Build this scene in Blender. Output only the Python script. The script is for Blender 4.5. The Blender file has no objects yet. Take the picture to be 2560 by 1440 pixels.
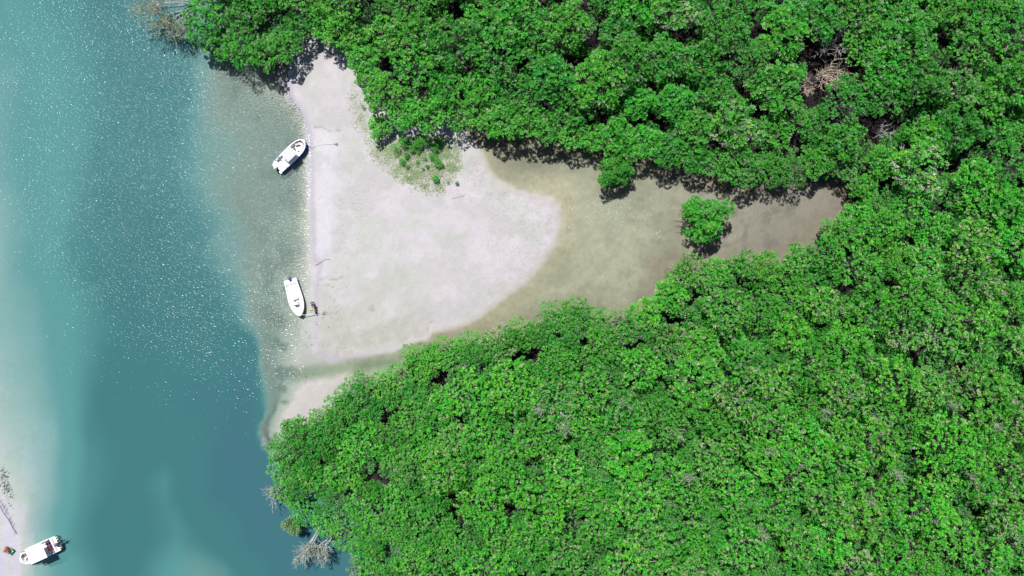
import bpy, math, random
import numpy as np
from mathutils import Vector, Matrix

# ------------------------------------------------------------------ camera, sky, sun
SC = bpy.context.scene
COL = SC.collection
PX = 0.0625            # metres per pixel of the photograph at water level
H = 107.0              # flying height of the camera
cam_d = bpy.data.cameras.new('camera')
cam = bpy.data.objects.new('camera', cam_d)
COL.objects.link(cam)
cam.location = (0, 0, H)
cam.rotation_euler = (0, 0, 0)
cam_d.sensor_width = 36.0
cam_d.lens = 18.0 * H / 80.0
cam_d.clip_start = 1.0
cam_d.clip_end = 3000.0
SC.camera = cam

TO_SUN = Vector((-0.40, 0.92, 0.0)).normalized()
ELEV = math.radians(60.0)
TO_SUN = Vector((TO_SUN.x * math.cos(ELEV), TO_SUN.y * math.cos(ELEV), math.sin(ELEV)))
sun_d = bpy.data.lights.new('sun', 'SUN')
sun_d.energy = 5.0
sun_d.angle = math.radians(0.5)
sun_d.color = (1.0, 0.965, 0.93)
sun = bpy.data.objects.new('sun', sun_d)
COL.objects.link(sun)
sun.rotation_euler = TO_SUN.to_track_quat('Z', 'Y').to_euler()
sun.location = (0, 0, 60)

world = bpy.data.worlds.new('World')
SC.world = world
world.use_nodes = True
wn = world.node_tree
wn.nodes.clear()
w_out = wn.nodes.new('ShaderNodeOutputWorld')
w_bg = wn.nodes.new('ShaderNodeBackground')
w_sky = wn.nodes.new('ShaderNodeTexSky')
w_sky.sky_type = 'NISHITA'
w_sky.sun_disc = False
w_sky.sun_elevation = ELEV
w_sky.sun_rotation = math.atan2(TO_SUN.x, TO_SUN.y)
w_sky.altitude = 10
w_sky.air_density = 1.0
w_sky.dust_density = 0.6
w_sky.ozone_density = 2.0
w_bg.inputs['Strength'].default_value = 0.05
wn.links.new(w_sky.outputs[0], w_bg.inputs[0])
wn.links.new(w_bg.outputs[0], w_out.inputs[0])

SC.view_settings.view_transform = 'Standard'
SC.view_settings.look = 'None'
SC.view_settings.gamma = 1.0
SC.view_settings.use_curve_mapping = False
SC.view_settings.exposure = 0.25
try:
    SC.cycles.max_bounces = 6
    SC.cycles.transparent_max_bounces = 8
    SC.cycles.sample_clamp_direct = 5.0
    SC.cycles.diffuse_bounces = 2
    SC.cycles.sample_clamp_indirect = 3.0
except Exception:
    pass

rnd = random.Random(11)
nrng = np.random.default_rng(7)


# ------------------------------------------------------------------ helpers
def at(px, py, z=0.0):
    """ground coordinates of a place seen at photo pixel px,py when it lies at height z"""
    k = (H - z) / H
    return Vector(((px - 1280) * PX * k, (720 - py) * PX * k, z))


def tag(o, label=None, cat=None, group=None, kind=None):
    if label: o['label'] = label
    if cat: o['category'] = cat
    if group: o['group'] = group
    if kind: o['kind'] = kind
    return o


def empty(name, loc=(0, 0, 0), rz=0.0):
    o = bpy.data.objects.new(name, None)
    COL.objects.link(o)
    o.empty_display_size = 0.3
    o.location = loc
    o.rotation_euler = (0, 0, rz)
    return o


def copy_tree(o, parent=None):
    c = o.copy()
    COL.objects.link(c)
    c.parent = parent
    for ch in list(o.children):
        copy_tree(ch, c)
    return c


def fast_mesh(name, verts, faces_n, loops, mat, attrs=None, smooth=False):
    """verts Nx3, faces_n = corners per face (int), loops = flat index array"""
    me = bpy.data.meshes.new(name)
    nv = len(verts)
    nl = len(loops)
    nf = nl // faces_n
    me.vertices.add(nv)
    me.vertices.foreach_set('co', np.asarray(verts, dtype=np.float32).ravel())
    me.loops.add(nl)
    me.loops.foreach_set('vertex_index', np.asarray(loops, dtype=np.int32))
    me.polygons.add(nf)
    me.polygons.foreach_set('loop_start', np.arange(0, nl, faces_n, dtype=np.int32))
    me.polygons.foreach_set('loop_total', np.full(nf, faces_n, dtype=np.int32))
    if smooth:
        me.polygons.foreach_set('use_smooth', np.ones(nf, dtype=bool))
    me.update(calc_edges=True)
    for k, (typ, arr) in (attrs or {}).items():
        a = me.attributes.new(k, typ, 'POINT')
        if typ == 'FLOAT':
            a.data.foreach_set('value', np.asarray(arr, dtype=np.float32).ravel())
        else:
            c = np.ones((nv, 4), dtype=np.float32)
            c[:, :3] = arr
            a.data.foreach_set('color', c.ravel())
    if mat: me.materials.append(mat)
    return me


class MB:
    """collects simple shapes and links them as one mesh object"""
    def __init__(self):
        self.v = []; self.f = []; self.sm = []

    def add(self, vs, fs, smooth=False):
        b = len(self.v)
        self.v += [tuple(p) for p in vs]
        self.f += [tuple(i + b for i in f) for f in fs]
        self.sm += [smooth] * len(fs)

    def box(self, c, s, rz=0.0, bev=0.0, ry=0.0):
        """box with chamfered vertical and top edges"""
        hx, hy, hz = s[0] / 2, s[1] / 2, s[2] / 2
        b = min(bev, hx * .9, hy * .9, hz * .9)
        def ring(x, y, z, k):
            return [(x - k, y, z), (x, y - k, z), (x, -(y - k), z), (x - k, -y, z),
                    (-(x - k), -y, z), (-x, -(y - k), z), (-x, y - k, z), (-(x - k), y, z)]
        if b > 0:
            pts = ring(hx, hy, -hz, b) + ring(hx, hy, hz - b, b) + ring(hx - b, hy - b, hz, b * .6)
            fs = []
            for r in (0, 8):
                for i in range(8):
                    j = (i + 1) % 8
                    fs.append((r + i, r + 8 + i, r + 8 + j, r + j))
            fs.append(tuple(range(23, 15, -1)))
            fs.append(tuple(range(0, 8)))
        else:
            pts = [(sx * hx, sy * hy, sz * hz) for sz in (-1, 1) for sy in (-1, 1) for sx in (-1, 1)]
            fs = [(0, 2, 3, 1), (4, 5, 7, 6), (0, 1, 5, 4), (2, 6, 7, 3), (0, 4, 6, 2), (1, 3, 7, 5)]
        m = Matrix.Translation(c) @ Matrix.Rotation(rz, 4, 'Z') @ Matrix.Rotation(ry, 4, 'Y')
        self.add([m @ Vector(p) for p in pts], fs)

    def tube(self, pts, rad, n=6, cap=True):
        pts = [Vector(p) for p in pts]
        rad = rad if hasattr(rad, '__len__') else [rad] * len(pts)
        vs = []; fs = []
        for i, p in enumerate(pts):
            d = (pts[min(i + 1, len(pts) - 1)] - pts[max(i - 1, 0)])
            if d.length < 1e-6: d = Vector((0, 0, 1))
            d.normalize()
            u = d.cross(Vector((0.13, 0.27, 0.95))).normalized()
            w = d.cross(u)
            for k in range(n):
                a = 2 * math.pi * k / n
                vs.append(p + (u * math.cos(a) + w * math.sin(a)) * rad[i])
        for i in range(len(pts) - 1):
            for k in range(n):
                k2 = (k + 1) % n
                fs.append((i * n + k, i * n + k2, (i + 1) * n + k2, (i + 1) * n + k))
        if cap:
            fs.append(tuple(range(n - 1, -1, -1)))
            fs.append(tuple((len(pts) - 1) * n + k for k in range(n)))
        self.add(vs, fs, True)

    def loft(self, rings, close=True, cap=(True, True), smooth=True):
        n = len(rings[0])
        vs = [p for r in rings for p in r]
        fs = []
        for i in range(len(rings) - 1):
            for k in range(n if close else n - 1):
                k2 = (k + 1) % n
                fs.append((i * n + k, i * n + k2, (i + 1) * n + k2, (i + 1) * n + k))
        self.add(vs, fs, smooth)
        if cap[0]: self.add(rings[0], [tuple(range(n - 1, -1, -1))])
        if cap[1]: self.add(rings[-1], [tuple(range(n))])

    def blob(self, c, s, n=10, m=6, rz=0.0):
        rings = []
        R = Matrix.Rotation(rz, 3, 'Z')
        for i in range(m + 1):
            t = -math.pi / 2 + math.pi * i / m
            rr = max(math.cos(t), 0.02)
            rings.append([Vector(c) + R @ Vector((s[0] * rr * math.cos(2 * math.pi * k / n),
                                                   s[1] * rr * math.sin(2 * math.pi * k / n), s[2] * math.sin(t))) for k in range(n)])
        self.loft(rings)

    def build(self, name, mat, parent=None):
        me = bpy.data.meshes.new(name)
        me.from_pydata(self.v, [], self.f)
        me.polygons.foreach_set('use_smooth', self.sm)
        me.materials.append(mat)
        me.update()
        o = bpy.data.objects.new(name, me)
        COL.objects.link(o)
        if parent is not None: o.parent = parent
        return o


# value noise in numpy
def vnoise(x, y, scale, seed, octaves=3):
    out = np.zeros_like(x, dtype=np.float64)
    amp = 1.0; tot = 0.0
    for o in range(octaves):
        g = np.random.default_rng(seed * 31 + o).random((256, 256))
        fx = x / scale + 1000.37; fy = y / scale + 1000.71
        ix = np.floor(fx).astype(int); iy = np.floor(fy).astype(int)
        tx = fx - ix; ty = fy - iy
        tx = tx * tx * (3 - 2 * tx); ty = ty * ty * (3 - 2 * ty)
        a = g[ix % 256, iy % 256]; b = g[(ix + 1) % 256, iy % 256]
        c = g[ix % 256, (iy + 1) % 256]; d = g[(ix + 1) % 256, (iy + 1) % 256]
        out += amp * ((a * (1 - tx) + b * tx) * (1 - ty) + (c * (1 - tx) + d * tx) * ty)
        tot += amp; amp *= 0.5; scale *= 0.5
    return out / tot


def sdist(px, py, poly):
    """signed distance in photo pixels, positive inside"""
    px = np.asarray(px, dtype=np.float64); py = np.asarray(py, dtype=np.float64)
    d = np.full(px.shape, 1e18); inside = np.zeros(px.shape, dtype=bool)
    n = len(poly)
    for i in range(n):
        x0, y0 = poly[i]; x1, y1 = poly[(i + 1) % n]
        ex, ey = x1 - x0, y1 - y0
        t = np.clip(((px - x0) * ex + (py - y0) * ey) / (ex * ex + ey * ey + 1e-9), 0, 1)
        dx = px - (x0 + t * ex); dy = py - (y0 + t * ey)
        d = np.minimum(d, dx * dx + dy * dy)
        c = ((y0 > py) != (y1 > py)) & (px < ex * (py - y0) / (ey + 1e-12) + x0)
        inside ^= c
    d = np.sqrt(d)
    return np.where(inside, d, -d)


def sstep(a, b, x):
    t = np.clip((x - a) / (b - a), 0, 1)
    return t * t * (3 - 2 * t)


# ------------------------------------------------------------------ materials
def new_mat(name):
    m = bpy.data.materials.new(name)
    m.use_nodes = True
    m.node_tree.nodes.clear()
    return m, m.node_tree.nodes, m.node_tree.links


def simple(name, col, rough=0.5, metal=0.0, var=0.06, spec=0.5, scale=8.0):
    m, N, L = new_mat(name)
    out = N.new('ShaderNodeOutputMaterial')
    p = N.new('ShaderNodeBsdfPrincipled')
    tc = N.new('ShaderNodeTexCoord')
    nz = N.new('ShaderNodeTexNoise'); nz.inputs['Scale'].default_value = scale; nz.inputs['Detail'].default_value = 4
    mr = N.new('ShaderNodeMapRange')
    mr.inputs['To Min'].default_value = 1 - var * 2; mr.inputs['To Max'].default_value = 1 + var * 2
    mx = N.new('ShaderNodeMix'); mx.data_type = 'RGBA'; mx.blend_type = 'MULTIPLY'; mx.inputs['Factor'].default_value = 1
    mx.inputs[6].default_value = (*col, 1)
    L.new(tc.outputs['Object'], nz.inputs['Vector'])
    L.new(nz.outputs['Fac'], mr.inputs['Value'])
    L.new(mr.outputs[0], mx.inputs[7])
    L.new(mx.outputs[2], p.inputs['Base Color'])
    p.inputs['Roughness'].default_value = rough
    p.inputs['Metallic'].default_value = metal
    p.inputs['Specular IOR Level'].default_value = spec
    L.new(p.outputs[0], out.inputs[0])
    return m


def make_leaf_mat():
    m, N, L = new_mat('leaf')
    out = N.new('ShaderNodeOutputMaterial')
    at_ = N.new('ShaderNodeAttribute'); at_.attribute_name = 'tint'
    oi = N.new('ShaderNodeObjectInfo')
    # per leaf colour: attribute (rgb) times the object's own colour
    mx = N.new('ShaderNodeMix'); mx.data_type = 'RGBA'; mx.blend_type = 'MULTIPLY'; mx.inputs['Factor'].default_value = 1
    L.new(at_.outputs['Color'], mx.inputs[6]); L.new(oi.outputs['Color'], mx.inputs[7])
    hs = N.new('ShaderNodeHueSaturation')
    mr = N.new('ShaderNodeMapRange'); mr.inputs['To Min'].default_value = 0.494; mr.inputs['To Max'].default_value = 0.506
    L.new(oi.outputs['Random'], mr.inputs['Value']); L.new(mr.outputs[0], hs.inputs['Hue'])
    mr2 = N.new('ShaderNodeMapRange'); mr2.inputs['To Min'].default_value = 0.85; mr2.inputs['To Max'].default_value = 1.12
    ml = N.new('ShaderNodeMath'); ml.operation = 'MULTIPLY'; ml.inputs[1].default_value = 7.31
    fr = N.new('ShaderNodeMath'); fr.operation = 'FRACT'
    L.new(oi.outputs['Random'], ml.inputs[0]); L.new(ml.outputs[0], fr.inputs[0]); L.new(fr.outputs[0], mr2.inputs['Value'])
    L.new(mr2.outputs[0], hs.inputs['Value'])
    L.new(mx.outputs[2], hs.inputs['Color'])
    p = N.new('ShaderNodeBsdfPrincipled')
    p.inputs['Roughness'].default_value = 0.42
    p.inputs['Specular IOR Level'].default_value = 0.22
    L.new(hs.outputs[0], p.inputs['Base Color'])
    tr = N.new('ShaderNodeBsdfTranslucent')
    mt = N.new('ShaderNodeMix'); mt.data_type = 'RGBA'; mt.blend_type = 'MULTIPLY'; mt.inputs['Factor'].default_value = 1
    mt.inputs[7].default_value = (1.1, 1.25, 0.7, 1)
    L.new(hs.outputs[0], mt.inputs[6]); L.new(mt.outputs[2], tr.inputs['Color'])
    ms = N.new('ShaderNodeMixShader'); ms.inputs[0].default_value = 0.10
    L.new(p.outputs[0], ms.inputs[1]); L.new(tr.outputs[0], ms.inputs[2])
    L.new(ms.outputs[0], out.inputs[0])
    return m


def make_bark_mat(name, a, b, rough=0.8):
    m, N, L = new_mat(name)
    out = N.new('ShaderNodeOutputMaterial')
    p = N.new('ShaderNodeBsdfPrincipled'); p.inputs['Roughness'].default_value = rough
    tc = N.new('ShaderNodeTexCoord')
    nz = N.new('ShaderNodeTexNoise'); nz.inputs['Scale'].default_value = 5; nz.inputs['Detail'].default_value = 6
    cr = N.new('ShaderNodeValToRGB')
    cr.color_ramp.elements[0].position = 0.35; cr.color_ramp.elements[0].color = (*a, 1)
    cr.color_ramp.elements[1].position = 0.65; cr.color_ramp.elements[1].color = (*b, 1)
    bp = N.new('ShaderNodeBump'); bp.inputs['Strength'].default_value = 0.4; bp.inputs['Distance'].default_value = 0.03
    L.new(tc.outputs['Object'], nz.inputs['Vector']); L.new(nz.outputs['Fac'], cr.inputs[0])
    L.new(cr.outputs[0], p.inputs['Base Color']); L.new(nz.outputs['Fac'], bp.inputs['Height'])
    L.new(bp.outputs[0], p.inputs['Normal']); L.new(p.outputs[0], out.inputs[0])
    return m


def make_ground_mat():
    m, N, L = new_mat('sand_and_mud')
    out = N.new('ShaderNodeOutputMaterial')
    p = N.new('ShaderNodeBsdfPrincipled'); p.inputs['Roughness'].default_value = 0.9
    p.inputs['Specular IOR Level'].default_value = 0.2
    a = N.new('ShaderNodeAttribute'); a.attribute_name = 'col'
    sp = N.new('ShaderNodeAttribute'); sp.attribute_name = 'speck'
    tc = N.new('ShaderNodeTexCoord')
    n1 = N.new('ShaderNodeTexNoise'); n1.inputs['Scale'].default_value = 3.0; n1.inputs['Detail'].default_value = 8; n1.inputs['Roughness'].default_value = 0.7
    mr = N.new('ShaderNodeMapRange'); mr.inputs['From Min'].default_value = 0.3; mr.inputs['From Max'].default_value = 0.7
    mr.inputs['To Min'].default_value = 0.94; mr.inputs['To Max'].default_value = 1.05
    L.new(tc.outputs['Object'], n1.inputs['Vector']); L.new(n1.outputs['Fac'], mr.inputs['Value'])
    mx = N.new('ShaderNodeMix'); mx.data_type = 'RGBA'; mx.blend_type = 'MULTIPLY'; mx.inputs['Factor'].default_value = 1
    L.new(a.outputs['Color'], mx.inputs[6]); L.new(mr.outputs[0], mx.inputs[7])
    # debris specks: shells, twigs and algae flecks
    n2 = N.new('ShaderNodeTexNoise'); n2.inputs['Scale'].default_value = 3.6; n2.inputs['Detail'].default_value = 5; n2.inputs['Roughness'].default_value = 0.75
    L.new(tc.outputs['Object'], n2.inputs['Vector'])
    m2 = N.new('ShaderNodeMapRange'); m2.inputs['From Min'].default_value = 0.56; m2.inputs['From Max'].default_value = 0.66
    m2.inputs['To Min'].default_value = 0.0; m2.inputs['To Max'].default_value = 0.75
    L.new(n2.outputs['Fac'], m2.inputs['Value'])
    mm = N.new('ShaderNodeMath'); mm.operation = 'MULTIPLY'
    L.new(m2.outputs[0], mm.inputs[0]); L.new(sp.outputs['Fac'], mm.inputs[1])
    m3 = N.new('ShaderNodeMix'); m3.data_type = 'RGBA'
    L.new(mm.outputs[0], m3.inputs['Factor']); L.new(mx.outputs[2], m3.inputs[6])
    m3.inputs[7].default_value = (0.16, 0.15, 0.15, 1)
    L.new(m3.outputs[2], p.inputs['Base Color'])
    n3 = N.new('ShaderNodeTexNoise'); n3.inputs['Scale'].default_value = 1.6; n3.inputs['Detail'].default_value = 7
    L.new(tc.outputs['Object'], n3.inputs['Vector'])
    bp = N.new('ShaderNodeBump'); bp.inputs['Strength'].default_value = 0.35; bp.inputs['Distance'].default_value = 0.12
    L.new(n3.outputs['Fac'], bp.inputs['Height']); L.new(bp.outputs[0], p.inputs['Normal'])
    L.new(p.outputs[0], out.inputs[0])
    return m


def make_water_mat():
    m, N, L = new_mat('water')
    out = N.new('ShaderNodeOutputMaterial')
    dp = N.new('ShaderNodeAttribute'); dp.attribute_name = 'depth'
    sc = N.new('ShaderNodeAttribute'); sc.attribute_name = 'silt'
    wv = N.new('ShaderNodeAttribute'); wv.attribute_name = 'wave'
    tb = N.new('ShaderNodeAttribute'); tb.attribute_name = 'turbid'
    def math_(op, *ins):
        n = N.new('ShaderNodeMath'); n.operation = op
        for i, v in enumerate(ins):
            if isinstance(v, (int, float)): n.inputs[i].default_value = v
            else: L.new(v, n.inputs[i])
        return n.outputs[0]
    def expk(k): return math_('EXPONENT', math_('MULTIPLY', dp.outputs['Fac'], -k))
    cc = N.new('ShaderNodeCombineColor')
    L.new(expk(0.30), cc.inputs[0]); L.new(expk(0.04), cc.inputs[1]); L.new(expk(0.045), cc.inputs[2])
    tr = N.new('ShaderNodeBsdfTransparent'); L.new(cc.outputs[0], tr.inputs['Color'])
    df = N.new('ShaderNodeBsdfDiffuse'); L.new(sc.outputs['Color'], df.inputs['Color'])
    fac = math_('SUBTRACT', 1.0, math_('EXPONENT', math_('MULTIPLY', math_('MULTIPLY', dp.outputs['Fac'], tb.outputs['Fac']), -1.0)))
    ms = N.new('ShaderNodeMixShader'); L.new(fac, ms.inputs[0]); L.new(tr.outputs[0], ms.inputs[1]); L.new(df.outputs[0], ms.inputs[2])
    # ripples
    tc = N.new('ShaderNodeTexCoord')
    mp = N.new('ShaderNodeMapping'); mp.inputs['Rotation'].default_value = (0, 0, math.radians(32)); mp.inputs['Scale'].default_value = (1.0, 1.9, 1.0)
    L.new(tc.outputs['Object'], mp.inputs['Vector'])
    n1 = N.new('ShaderNodeTexNoise'); n1.inputs['Scale'].default_value = 2.4; n1.inputs['Detail'].default_value = 1.4; n1.inputs['Roughness'].default_value = 0.55
    n1.inputs['Distortion'].default_value = 0.3
    L.new(mp.outputs[0], n1.inputs['Vector'])
    bp = N.new('ShaderNodeBump'); bp.inputs['Distance'].default_value = 0.178
    L.new(n1.outputs['Fac'], bp.inputs['Height']); L.new(wv.outputs['Fac'], bp.inputs['Strength'])
    gl = N.new('ShaderNodeBsdfGlossy'); gl.inputs['Roughness'].default_value = 0.12
    L.new(bp.outputs[0], gl.inputs['Normal'])
    fr = N.new('ShaderNodeFresnel'); fr.inputs['IOR'].default_value = 1.33; L.new(bp.outputs[0], fr.inputs['Normal'])
    m2 = N.new('ShaderNodeMixShader'); L.new(fr.outputs[0], m2.inputs[0]); L.new(ms.outputs[0], m2.inputs[1]); L.new(gl.outputs[0], m2.inputs[2])
    L.new(m2.outputs[0], out.inputs[0])
    return m


M_LEAF = make_leaf_mat()
M_BARK = make_bark_mat('bark', (0.08, 0.07, 0.07), (0.22, 0.20, 0.20))
M_TWIG = make_bark_mat('pale_twig', (0.34, 0.33, 0.33), (0.58, 0.56, 0.57))
M_LIMB = make_bark_mat('pale_limb', (0.36, 0.34, 0.34), (0.60, 0.57, 0.58))
M_DEADTAN = make_bark_mat('dead_wood', (0.42, 0.33, 0.26), (0.68, 0.58, 0.48))
M_GROUND = make_ground_mat()
M_WATER = make_water_mat()
M_GEL = simple('white_gelcoat', (0.84, 0.84, 0.85), 0.25, var=0.02)
M_DECK = simple('white_deck', (0.78, 0.78, 0.80), 0.6, var=0.03)
M_FLOOR = simple('boat_floor', (0.70, 0.70, 0.74), 0.7, var=0.04)
M_BLUE = simple('blue_hull', (0.05, 0.16, 0.88), 0.25, var=0.03)
M_NAVY = simple('navy', (0.03, 0.03, 0.16), 0.5)
M_BLACK = simple('black', (0.015, 0.015, 0.018), 0.5)
M_MOTORP = simple('motor_grey', (0.12, 0.10, 0.22), 0.35)
M_TAN = simple('tan_deck', (0.55, 0.42, 0.33), 0.7, var=0.1)
M_BROWN = simple('brown', (0.16, 0.08, 0.06), 0.7, var=0.1)
M_RUST = simple('red_brown', (0.30, 0.07, 0.05), 0.7)
M_CUSH = simple('cushion', (0.62, 0.61, 0.62), 0.8)
M_CANVAS = simple('canvas', (0.80, 0.80, 0.82), 0.8, var=0.03)
def _canvas():
    nt = M_CANVAS.node_tree; N, L = nt.nodes, nt.links
    out = [n for n in N if n.type == 'OUTPUT_MATERIAL'][0]; p = [n for n in N if n.type == 'BSDF_PRINCIPLED'][0]
    t = N.new('ShaderNodeBsdfTranslucent'); t.inputs['Color'].default_value = (.8, .8, .86, 1)
    m = N.new('ShaderNodeMixShader'); m.inputs[0].default_value = .45
    L.new(p.outputs[0], m.inputs[1]); L.new(t.outputs[0], m.inputs[2]); L.new(m.outputs[0], out.inputs[0])
_canvas()
M_STEEL = simple('steel', (0.7, 0.7, 0.72), 0.25, metal=0.9)
M_GLASS = simple('dark_windscreen', (0.03, 0.07, 0.07), 0.1)
M_ROPE = simple('rope', (0.72, 0.70, 0.66), 0.9)
M_GALV = simple('galvanised', (0.22, 0.22, 0.23), 0.5, metal=0.6)
M_RED = simple('red_fabric', (0.92, 0.075, 0.02), 0.7)
M_GREEN = simple('pale_green_fabric', (0.30, 0.78, 0.36), 0.7)
M_LIME = simple('lime_shirt', (0.42, 0.80, 0.03), 0.7)
M_SKIN = simple('skin', (0.42, 0.20, 0.13), 0.6)
M_HAIR = simple('hair', (0.03, 0.02, 0.02), 0.7)
M_SHORT = simple('red_shorts', (0.35, 0.03, 0.03), 0.8)
M_CLOTH = simple('navy_cloth', (0.03, 0.02, 0.14), 0.8)
M_SHELL = simple('shell', (0.85, 0.83, 0.82), 0.5)
M_STONE = simple('dark_stone', (0.12, 0.11, 0.11), 0.8)
M_WRACK = simple('seaweed', (0.10, 0.11, 0.08), 0.9)


def make_grass_mat():
    m, N, L = new_mat('marsh_grass')
    out = N.new('ShaderNodeOutputMaterial')
    a = N.new('ShaderNodeAttribute'); a.attribute_name = 'tint'
    p = N.new('ShaderNodeBsdfPrincipled'); p.inputs['Roughness'].default_value = 0.7
    L.new(a.outputs['Color'], p.inputs['Base Color']); L.new(p.outputs[0], out.inputs[0])
    return m
M_GRASS = make_grass_mat()

# ------------------------------------------------------------------ outlines (photo pixels)
SPIT = [(700, 130), (724, 172), (718, 205), (728, 240), (750, 272), (767, 308), (775, 345), (777, 400), (779, 500),
        (781, 600), (783, 648), (799, 662), (793, 690), (787, 720), (790, 760), (787, 800), (786, 850), (791, 880),
        (826, 898), (900, 893), (985, 878), (1020, 858), (1066, 848), (1078, 830), (1150, 813), (1205, 785), (1262, 742),
        (1312, 708), (1350, 658), (1386, 610), (1398, 560), (1396, 522), (1380, 497), (1330, 486), (1290, 476),
        (1242, 450), (1217, 420), (1207, 385), (1180, 350), (1160, 320), (1150, 250), (980, 180), (900, 90), (760, 60)]
SPIT2 = [(870, 930), (832, 950), (770, 966), (744, 992), (724, 1040), (706, 1082), (740, 1070), (800, 1060), (880, 970)]
WBANK = [(-260, 1000), (-120, 1120), (-30, 1210), (8, 1262), (34, 1312), (48, 1352), (50, 1400), (46, 1440), (52, 1520), (20, 1800), (-900, 1800), (-900, 1000)]
FOREST = [(478, -500), (480, 20), (468, 70), (485, 100), (530, 138), (600, 160), (668, 168), (715, 158), (745, 128), (752, 98),
          (785, 88), (830, 112), (872, 150), (888, 200), (915, 245), (985, 305), (1010, 332), (1060, 325), (1120, 318),
          (1180, 312), (1235, 342), (1300, 338), (1365, 345), (1400, 365), (1470, 372), (1520, 370), (1585, 385),
          (1650, 405), (1700, 435), (1760, 425), (1830, 462), (1900, 446), (1980, 468), (2040, 438), (2100, 438), (2128, 470),
          (2125, 520), (2068, 552), (2052, 598), (1990, 612), (1935, 640), (1905, 622), (1850, 628), (1790, 648), (1700, 636), (1650, 655),
          (1652, 712), (1600, 752), (1535, 780), (1490, 772), (1455, 748), (1385, 756), (1340, 790), (1250, 820), (1170, 832),
          (1080, 850), (995, 885), (965, 930), (862, 934), (840, 975), (780, 1034), (722, 1040), (684, 1088),
          (664, 1135), (680, 1235), (722, 1292), (760, 1325), (830, 1350), (880, 1400), (905, 1450), (980, 2000), (4200, 2000), (4200, -500)]
GAPS = [(2075, 120, 42), (2085, 180, 36), (2030, 215, 22), (2212, 318, 16), (2490, 1180, 10)]

DROWS = [
    (-400, [(-600, .4), (0, 1.5), (300, 3.2), (700, 3.0)]),
    (0, [(-300, .8), (0, 1.7), (100, 2.2), (250, 3.0), (380, 3.1), (500, 2.4), (650, 1.0), (760, .5)]),
    (200, [(-300, .6), (0, 1.2), (150, 2.2), (300, 3.0), (460, 2.9), (540, 1.6), (590, .7), (650, .32), (700, .14)]),
    (400, [(-300, .5), (0, 1.1), (100, 1.8), (250, 3.0), (420, 3.0), (520, 2.3), (620, 1.35), (720, .7), (765, .25)]),
    (600, [(-300, .4), (0, .8), (80, 1.5), (200, 2.7), (380, 3.3), (500, 2.9), (600, 1.8), (660, 1.0), (710, .65), (755, .25), (780, .05)]),
    (800, [(-300, .5), (0, .75), (80, 1.1), (170, 2.1), (300, 3.4), (480, 3.7), (590, 3.0), (640, 1.4), (700, .55), (750, .16), (780, .05)]),
    (900, [(-300, .4), (0, .6), (90, 1.0), (170, 2.1), (300, 3.4), (500, 3.9), (620, 4.2), (652, 1.4), (690, .5), (730, .15), (900, .2)]),
    (1000, [(-300, .3), (0, .42), (70, .7), (140, 1.3), (250, 3.1), (450, 3.9), (632, 4.9), (655, 2.9), (682, 1.1), (715, .35), (745, .12), (780, .1)]),
    (1100, [(-300, .2), (0, .28), (70, .5), (130, .9), (220, 2.9), (450, 3.6), (600, 5.0), (662, 4.4), (700, 1.2), (760, .3)]),
    (1220, [(-300, .05), (0, .07), (60, .25), (120, .8), (200, 2.7), (330, 3.5), (410, 2.7), (520, 4.2), (650, 5.4), (720, 4.0), (800, 2)]),
    (1330, [(-300, .05), (0, .05), (60, .12), (120, 1.0), (180, 2.4), (300, 3.7), (440, 2.5), (560, 3.8), (700, 5.4), (850, 4)]),
    (1440, [(-300, .05), (0, .05), (60, .12), (110, .8), (170, 1.9), (300, 3.6), (430, 2.1), (560, 2.6), (700, 4.6), (860, 4.6), (950, 2.5)]),
    (1900, [(-300, .05), (0, .05), (200, 2.5), (450, 2.4), (800, 4.6), (1000, 2)]),
]


def channel_depth(px, py):
    rows = np.array([r[0] for r in DROWS], dtype=float)
    vals = np.stack([np.interp(px, [a for a, b in r[1]], [b for a, b in r[1]]) for r in DROWS], 0)
    i = np.clip(np.searchsorted(rows, py) - 1, 0, len(rows) - 2)
    t = np.clip((py - rows[i]) / (rows[i + 1] - rows[i]), 0, 1)
    t = t * t * (3 - 2 * t)
    idx = np.arange(px.size)
    return vals[i, idx] * (1 - t) + vals[i + 1, idx] * t


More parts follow.
